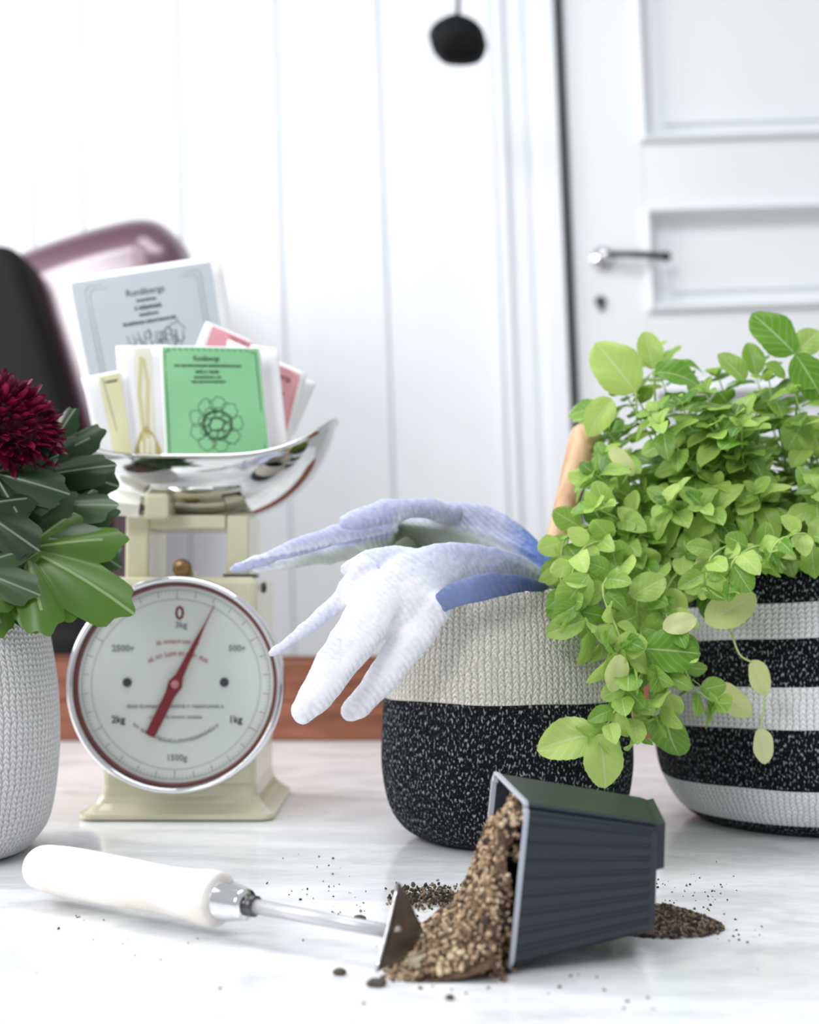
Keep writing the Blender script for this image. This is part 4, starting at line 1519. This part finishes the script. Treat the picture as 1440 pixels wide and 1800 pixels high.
def basis(pos, d, up, size, roll=0.0):
    y = d.normalized()
    z = (up - y * up.dot(y))
    if z.length < 1e-4: z = Vector((0, -1, 0)) - y * (-y.y)
    z.normalize()
    x = y.cross(z).normalized()
    m = Matrix((x, y, z)).transposed().to_4x4()
    return Matrix.Translation(pos) @ m @ Matrix.Rotation(roll, 4, 'Y') @ Matrix.Scale(size, 4)


mint_variants = [leaf_mesh('leaf', .74, .35, .25, .03, [M['leaf']], seed=1), leaf_mesh('leaf', .68, .5, .45, .03, [M['leaf']], seed=2),
                 leaf_mesh('leaf', .80, .2, .1, .02, [M['leaf']], seed=3), leaf_mesh('leaf', .72, .3, .7, .03, [M['leaf']], seed=4), leaf_mesh('leaf', .62, .6, .2, .03, [M['leaf']], seed=5)]
pale_variant = leaf_mesh('leaf', .6, .3, .2, .02, [M['leaf_pale']], seed=6)
mint = empty('mint_plant', (b2c[0], b2c[1], .195), label='bushy light green herb with oval leaves trailing from the striped basket', cat='plant')
leaves = []           # (matrix, variant, pale, importance)
stem_bm = bmesh.new()
rg = random.Random(21)


def stem_leaves(path, n0, L0, L1, tipL, seed, droop=.15, pale=0.0, spacing=.017, thick=.0011, start=.25, front=0.0):
    """Decussate pairs of leaves along a stem, with a rosette at its tip."""
    r = random.Random(seed)
    tube(stem_bm, path, [thick * (1.15 - .6 * i / (len(path) - 1)) for i in range(len(path))], 5, True)
    ds = [0]
    for a, b in zip(path[:-1], path[1:]): ds.append(ds[-1] + (b - a).length)
    total = ds[-1]
    s = total * start
    ang = r.uniform(0, pi)
    k = 0
    while s < total - .004:
        i = max(j for j in range(len(ds)) if ds[j] <= s)
        i = min(i, len(path) - 2)
        f = (s - ds[i]) / max(1e-6, ds[i + 1] - ds[i])
        p = path[i].lerp(path[i + 1], f); t = (path[i + 1] - path[i]).normalized()
        a, b = frame_of(t)
        fr = s / total
        L = (L0 + (L1 - L0) * fr) * r.uniform(.75, 1.15)
        for sg in (0, pi):
            aa = ang + sg + r.uniform(-.3, .3)
            out = a * cos(aa) + b * sin(aa)
            d = out * 1.0 + t * r.uniform(.25, .8) + Vector((0, 0, -droop)) + Vector((0, -front, 0))
            up = t * .8 + Vector((0, -.35, .7)) + Vector((r.uniform(-.3, .3), r.uniform(-.3, .3), 0))
            leaves.append((basis(p + out * .002, d, up, L, r.uniform(-.3, .3)), r.randrange(5), r.random() < pale, p.y - L * 1.5))
        ang += pi / 2 + r.uniform(-.2, .2)
        s += spacing * r.uniform(.75, 1.2) * (1.1 - .4 * fr)
        k += 1
    t = (path[-1] - path[-2]).normalized()
    a, b = frame_of(t)
    for q in range(4):
        aa = ang + q * pi / 2
        out = a * cos(aa) + b * sin(aa)
        L = tipL * (1 if q % 2 else .7) * r.uniform(.8, 1.1)
        leaves.append((basis(path[-1], out * .8 + t * (.5 if q % 2 else 1.0), t + Vector((0, -.3, .3)), L, r.uniform(-.2, .2)), r.randrange(5), r.random() < pale, path[-1].y - L))


def upright(px, py, Y, seed, **k):
    r = random.Random(seed)
    tgt = P(px, py, Y)
    bx = b2c[0] + max(-.085, min(.085, (tgt.x - b2c[0]) * .45 + r.uniform(-.02, .02)))
    by = b2c[1] + max(-.07, min(.07, (Y - b2c[1]) * .6))
    base = Vector((bx, by, .19))
    mid = base.lerp(tgt, .5) + Vector((r.uniform(-.008, .008), 0, .012))
    stem_leaves(smooth_path([base, mid, tgt], 7), 0, .026, .028, .020, seed, **k)


def top_edge(x):
    pts_ = [(1000, 760), (1040, 700), (1080, 650), (1150, 660), (1220, 670), (1300, 665), (1360, 680), (1420, 700), (1560, 640)]
    for (a, ya), (b, yb) in zip(pts_[:-1], pts_[1:]):
        if a <= x <= b: return ya + (yb - ya) * (x - a) / (b - a)
    return 700


k = 0
for (x, y, Y) in ((1098, 650, 1.15), (1148, 622, 1.2), (1205, 668, 1.15), (1262, 660, 1.17), (1325, 650, 1.2), (1352, 668, 1.12), (1398, 690, 1.1), (1440, 760, 1.12), (1470, 640, 1.2),
                  (1042, 735, 1.18), (1062, 800, 1.1), (1048, 850, 1.08)):
    upright(x, y, Y, 100 + k, spacing=.015); k += 1
while k < 84:
    x = rg.uniform(1040, 1560); y0 = top_edge(x)
    y = y0 + 15 + (960 - y0) * rg.random() ** 1.0
    Y = rg.uniform(1.04, 1.3)
    if y > 850: Y = rg.uniform(1.03, 1.12)
    if x < 1080 and y > 900: continue
    upright(x, y, Y, 100 + k, spacing=.015, front=.25 if y > 800 else .1); k += 1
# trailing stems: paths given by pixels and depth
trails = [
    ([(1230, 1010, 1.10), (1130, 960, 1.05), (1030, 960, 1.02), (1005, 1050, 1.0), (1060, 1130, .985), (1085, 1150, .98)], .026, .024, .4),
    ([(1210, 1010, 1.10), (1120, 985, 1.04), (1060, 1030, 1.0), (1090, 1120, .985), (1105, 1190, .98), (1070, 1270, .97), (1055, 1300, .97)], .026, .024, .3),
    ([(1240, 1010, 1.10), (1170, 990, 1.05), (1120, 1060, 1.02), (1140, 1150, 1.0), (1175, 1200, .99), (1150, 1260, .99)], .027, .024, .35),
    ([(1260, 1010, 1.09), (1200, 1000, 1.04), (1165, 1060, 1.02), (1190, 1130, 1.0), (1215, 1200, 1.0), (1255, 1235, 1.0)], .025, .022, .45),
    ([(1180, 1000, 1.10), (1080, 930, 1.07), (1000, 940, 1.05), (985, 1010, 1.03), (1000, 1070, 1.02)], .027, .026, .3),
    ([(1140, 1160, .99), (1110, 1230, .98), (1120, 1290, .98)], .024, .022, .1),
    ([(1300, 1010, 1.06), (1290, 960, 1.03), (1250, 980, 1.01), (1240, 1030, 1.0)], .024, .022, .3),
    ([(1380, 1000, 1.06), (1340, 960, 1.02), (1290, 985, 1.0), (1285, 1030, 1.0)], .024, .022, .3),
    ([(1440, 990, 1.06), (1420, 940, 1.02), (1370, 950, 1.0), (1350, 985, 1.0)], .022, .02, .3),
]
for i, (pp, l0, l1, st) in enumerate(trails):
    path = smooth_path([P(x, y, Y) for x, y, Y in pp], 5)
    stem_leaves(path, 0, l0, l1, .021, 300 + i, start=st, front=.35, droop=.25, spacing=.014)
# a few single leaves the photograph shows clearly: base px, tip px, depth, length is the distance
def single(x0, y0, x1, y1, Y, pale=False, up=(0, -1, .25), var=0, Y1=None):
    a, b = P(x0, y0, Y), P(x1, y1, Y1 or Y)
    leaves.append((basis(a, b - a, Vector(up), (b - a).length * 1.04), var, pale, Y - 1))
for s_ in ((1118, 690, 1052, 600, 1.12, False, (.1, -1, .2), 2), (1148, 650, 1136, 580, 1.15, False, (0, -1, .1), 4), (1188, 640, 1242, 636, 1.15, False, (0, -.6, 1), 1),
           (1398, 622, 1328, 548, 1.12, False, (.3, -1, .2), 2), (1398, 622, 1452, 700, 1.1, False, (.3, -1, .2), 2), (1398, 622, 1444, 576, 1.13, False, (0, -1, .3), 0), (1150, 655, 1246, 652, 1.1, False, (0, -.9, .7), 1),
           (1345, 640, 1384, 660, 1.1, False, (0, -1, .5), 4), (1330, 660, 1318, 600, 1.13, False, (0, -1, 0), 4), (1310, 670, 1268, 618, 1.12, False, (.2, -1, .2), 4),
           (1052, 1290, 1074, 1388, .965, False, (.2, -1, .25), 0), (1050, 1290, 942, 1306, .97, False, (0, -1, .4), 1), (1132, 1140, 1232, 1146, .985, False, (0, -1, .4), 2),
           (1060, 720, 1000, 716, 1.14, False, (0, -1, .5), 1), (1170, 1250, 1178, 1345, 1.0, False, (-.5, -1, 0), 3), (1240, 1095, 1332, 1042, 1.02, True, (0, -1, .2), 0),
           (1322, 1160, 1352, 1222, 1.03, True, (.2, -1, .1), 0), (1335, 1280, 1352, 1344, 1.03, True, (.2, -1, .1), 1), (1225, 980, 1284, 1050, 1.02, True, (0, -1, .2), 0),
           (1250, 1210, 1330, 1250, 1.03, True, (0, -1, .6), 3), (1165, 1105, 1226, 1085, .99, True, (0, -1, .3), 2), (1090, 1150, 1080, 1218, .97, True, (.2, -1, .1), 3),
           (1035, 1010, 980, 1080, .99, False, (0, -1, .2), 1), (1030, 1090, 960, 1112, .99, False, (0, -1, .3), 4), (1020, 1060, 970, 1090, .99, False, (0, -1, .3), 4),
           (1110, 1050, 1170, 1010, 1.0, False, (0, -1, .5), 0), (1420, 730, 1446, 800, 1.1, False, (0, -1, .1), 2), (1418, 730, 1386, 790, 1.1, False, (0, -1, .1), 2),
           (1070, 790, 1120, 830, 1.06, True, (0, -1, .6), 1), (1040, 850, 1000, 830, 1.06, False, (0, -1, .4), 2), (1075, 700, 1030, 760, 1.1, False, (0, -1, .4), 1)):
    single(*s_)
for pp, th_ in (([(1398, 750, 1.15), (1402, 690, 1.13), (1398, 622, 1.12)], .0012), ([(1285, 1110, 1.03), (1300, 1150, 1.03), (1322, 1164, 1.03)], .0009), ([(1345, 1215, 1.03), (1342, 1250, 1.03), (1336, 1282, 1.03)], .0008),
                ([(1118, 690, 1.12), (1120, 740, 1.13)], .001), ([(1150, 655, 1.12), (1152, 720, 1.14)], .001), ([(1260, 1040, 1.04), (1275, 1080, 1.03), (1285, 1110, 1.03)], .0009)):
    tube(stem_bm, smooth_path([P(*p) for p in pp], 4), th_, 5)
from_bm('stems', stem_bm, M['stem'], mint, True)
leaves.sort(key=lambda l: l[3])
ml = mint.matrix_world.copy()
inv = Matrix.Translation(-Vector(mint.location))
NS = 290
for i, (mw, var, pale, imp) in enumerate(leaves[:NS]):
    o = bpy.data.objects.new('leaf', pale_variant if pale else mint_variants[var])
    col.objects.link(o)
    o.parent = mint
    o.matrix_parent_inverse = inv
    o.matrix_basis = mw
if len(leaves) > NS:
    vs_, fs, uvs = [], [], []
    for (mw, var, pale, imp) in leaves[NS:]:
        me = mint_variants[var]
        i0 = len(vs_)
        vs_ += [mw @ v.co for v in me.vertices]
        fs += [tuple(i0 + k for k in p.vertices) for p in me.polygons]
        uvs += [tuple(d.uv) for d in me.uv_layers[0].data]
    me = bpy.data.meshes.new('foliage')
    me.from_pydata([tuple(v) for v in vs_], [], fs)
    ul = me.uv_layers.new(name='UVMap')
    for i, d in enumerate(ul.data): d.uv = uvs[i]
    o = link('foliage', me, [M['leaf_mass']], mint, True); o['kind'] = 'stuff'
print('mint leaves', len(leaves))

# ---------------------------------------------------------------- chrysanthemum at the left
def lobed_mesh(name, seed, m, serr=.10):
    """Deeply lobed chrysanthemum leaf, unit length along +Y."""
    rg = random.Random(seed)
    lobes = [(-122, .50), (-78, .62), (-38, .76), (0, 1.0), (38, .76), (78, .62), (122, .50)]
    out = []
    for k in range(141):
        a = -152 + 304 * k / 140
        r = .30; near = 99
        for la, lr in lobes:
            d = abs(a - la); near = min(near, d)
            wd = 27 if la == 0 else 25
            if d < wd: r = max(r, .30 + (lr - .30) * (cos(pi / 2 * d / wd)) ** .8)
        r *= 1 + serr * .35 * sin(k * 1.1)
        out.append((radians(a), r, sin(radians(near))))
    vs_ = [Vector((0, .30, 0))]; uvs = [(.5, .3)]
    rings_ = 5
    for j in range(1, rings_ + 1):
        for a, r, dn_ in out:
            f = j / rings_
            x, y = sin(a) * r * f * .95, .30 + cos(a) * r * f * .72
            z = -.26 * (x * x + (y - .3) ** 2) + .035 * cos(a * 9.2) * f + .05 * sin(a * 2.3 + seed) * f * f
            vs_.append(Vector((x, y, z))); uvs.append((.5 + dn_ * r * f, f))
    fs = []
    K = len(out)
    for i in range(K - 1): fs.append((0, 1 + i + 1, 1 + i))
    for j in range(rings_ - 1):
        for i in range(K - 1):
            a = 1 + j * K + i
            fs.append((a, a + 1, a + K + 1, a + K))
    i0 = len(vs_)
    for y in (0.0, .15, .3):
        vs_ += [Vector((-.012, y, .002)), Vector((.012, y, .002))]; uvs += [(.5, y), (.5, y)]
    fs += [(i0, i0 + 1, i0 + 3, i0 + 2), (i0 + 2, i0 + 3, i0 + 5, i0 + 4)]
    me = bpy.data.meshes.new(name)
    me.from_pydata([tuple(v) for v in vs_], [], fs)
    ul = me.uv_layers.new(name='UVMap')
    for li, l in enumerate(me.loops): ul.data[li].uv = uvs[l.vertex_index]
    for p in me.polygons: p.use_smooth = True
    me.materials.append(m)
    return me


bkc = (P(-126, 1300, 1.03).x, 1.03)
mum = empty('chrysanthemum_plant', (bkc[0], bkc[1], .165), label='crimson chrysanthemum with dark lobed leaves in the left basket', cat='plant')
minv = Matrix.Translation(-Vector(mum.location))
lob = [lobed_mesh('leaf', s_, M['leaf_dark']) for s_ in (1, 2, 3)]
lobl = [lobed_mesh('leaf', s_, M['leaf_lit']) for s_ in (4, 5)]


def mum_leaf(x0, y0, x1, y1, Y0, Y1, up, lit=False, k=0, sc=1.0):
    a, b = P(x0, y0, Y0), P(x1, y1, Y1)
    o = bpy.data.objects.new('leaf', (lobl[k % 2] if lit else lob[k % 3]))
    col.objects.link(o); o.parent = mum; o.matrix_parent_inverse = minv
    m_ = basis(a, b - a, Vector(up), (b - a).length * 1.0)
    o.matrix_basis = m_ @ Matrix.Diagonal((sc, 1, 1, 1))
    if lit: o['label'] = 'lobed leaf painted a brighter green where light falls'


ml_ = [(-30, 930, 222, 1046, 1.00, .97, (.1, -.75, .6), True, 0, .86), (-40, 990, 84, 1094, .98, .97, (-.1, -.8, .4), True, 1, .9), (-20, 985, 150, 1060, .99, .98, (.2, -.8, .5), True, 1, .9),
       (40, 900, 205, 985, 1.03, 1.02, (.1, -.8, .4), False, 2, 1.0), (20, 800, 200, 850, 1.05, 1.05, (.0, -1, .2), False, 0, 1.1), (-40, 1020, 60, 1085, 1.0, .98, (.1, -.9, .3), False, 1, .9),
       (-30, 900, 196, 880, 1.02, 1.02, (.0, -.8, .5), False, 0, .8), (-40, 860, 190, 812, 1.04, 1.03, (.0, -.85, .4), False, 1, .7),
       (-60, 940, 180, 950, 1.0, 1.0, (.1, -.8, .4), False, 2, .9), (-80, 900, 90, 800, 1.0, .99, (-.2, -1, .2), False, 1, .9),
       (-60, 1000, 130, 1040, 1.03, 1.03, (.1, -.9, .3), False, 2, .8), (-90, 860, 60, 960, .98, .97, (.2, -1, .2), False, 0, 1.0),
       (-60, 820, 110, 860, .99, .98, (0, -1, .3), False, 2, .9), (-100, 980, 60, 1040, .97, .96, (0, -1, .3), False, 0, .9),
       (0, 850, 170, 920, 1.06, 1.05, (0, -1, .3), False, 1, 1.0), (0, 940, 150, 1010, 1.06, 1.05, (0, -1, .3), False, 2, 1.0), (-80, 790, 40, 830, 1.02, 1.0, (0, -1, .1), False, 1, 1.1),
       (60, 830, 150, 800, 1.07, 1.07, (0, -1, .1), False, 0, 1.0), (-300, 1000, -150, 1090, 1.0, .95, (0, -1, .3), False, 0, 1.0), (-250, 850, -350, 950, 1.0, .97, (0, -1, .3), False, 1, 1.0), (-120, 900, -240, 1040, .96, .93, (0, -1, .3), False, 2, 1.0)]
for t_ in ml_: mum_leaf(*t_)
bm = bmesh.new()
for pp in ([(-126, 1080, 1.03), (-100, 960, 1.02), (-70, 860, 1.02), (-20, 775, 1.02)], [(-126, 1060, 1.03), (-60, 980, 1.0), (60, 960, 1.0)], [(-120, 1060, 1.03), (-140, 940, 1.0), (-230, 880, 1.0)]):
    tube(bm, smooth_path([P(*p) for p in pp], 5), .0022, 8)
from_bm('stems', bm, M['stem_dark'], mum, True)
# flower head: thin petals around a tilted centre
fc = P(2, 748, 1.0)
fdir = (P(60, 780, .96) - fc).normalized()
fl_me = []
for s_ in range(3):
    vs_, fs = [], []
    nv = 6
    for j in range(nv + 1):
        v = j / nv
        w = .15 * (1 - abs(2 * v - 1.0) ** 3 * .7)
        z = .30 * v * v * (1, .4, -.3)[s_]
        for u in (-1, 0, 1): vs_.append(Vector((u * w, v, z + abs(u) * w * .6)))
    for j in range(nv):
        for i in range(2):
            a = j * 3 + i; fs.append((a, a + 1, a + 4, a + 3))
    me = bpy.data.meshes.new('petal'); me.from_pydata([tuple(v) for v in vs_], [], fs)
    for p in me.polygons: p.use_smooth = True
    me.materials.append(M['petal']); fl_me.append(me)
flower = bpy.data.meshes.new('flower_head')
bm = bmesh.new(); e1 = (P(60, 790, 1.0) - P(0, 760, 1.0)).normalized(); bmesh.ops.create_icosphere(bm, subdivisions=3, radius=1)
for v in bm.verts:
    q = v.co.copy(); v.co = fc + q * .028 + e1 * q.dot(e1) * .012

fh = from_bm('flower_head', bm, M['petal'], mum, True)
fh.data.materials[0] = M['petal_core']
fh['label'] = 'crimson flower head of thin petals'
finv = Matrix.Translation(-Vector(mum.location))
rg = random.Random(9)
e1 = (P(60, 800, 1.0) - P(0, 760, 1.0)).normalized()     # long axis, towards lower right
for k in range(290):
    zz = 1 - 2 * (k + .5) / 290; rr_ = sqrt(1 - zz * zz); a = k * 2.39996
    d = Vector((rr_ * cos(a), rr_ * sin(a), zz))
    d = (d + Vector((rg.uniform(-.15, .15), rg.uniform(-.15, .15), rg.uniform(-.15, .15)))).normalized()
    al = abs(d.dot(e1))
    L = .021 * rg.uniform(.85, 1.1)
    o = bpy.data.objects.new('petal', fl_me[k % 3]); col.objects.link(o)
    o.parent = fh
    o.matrix_parent_inverse = Matrix.Identity(4)
    bend = d + e1 * .25
    o.matrix_basis = basis(fc + d * .021 + e1 * d.dot(e1) * .012, bend, d.cross(Vector((0, 0, 1))).cross(d) + Vector((0, -.2, 0)), L, rg.uniform(-.5, .5))

# inner layer of shorter petals between the outer ones
vs_, fs = [], []
for k in range(700):
    zz = 1 - 2 * (k + .5) / 700; rr_ = sqrt(1 - zz * zz); a = k * 2.39996 + 1
    d = Vector((rr_ * cos(a), rr_ * sin(a), zz))
    d = (d + Vector((rg.uniform(-.2, .2), rg.uniform(-.2, .2), rg.uniform(-.2, .2)))).normalized()
    mw = basis(fc + d * .021 + e1 * d.dot(e1) * .012, d + e1 * .2, d.cross(Vector((0, 0, 1))).cross(d) + Vector((0, -.2, 0)), .017 * rg.uniform(.8, 1.15), rg.uniform(-.9, .9))
    i0 = len(vs_); me = fl_me[k % 3]
    vs_ += [mw @ v.co for v in me.vertices]; fs += [tuple(i0 + q for q in p.vertices) for p in me.polygons]
o = from_py('inner_petals', vs_, fs, M['petal_in'], fh, True); o['kind'] = 'stuff'
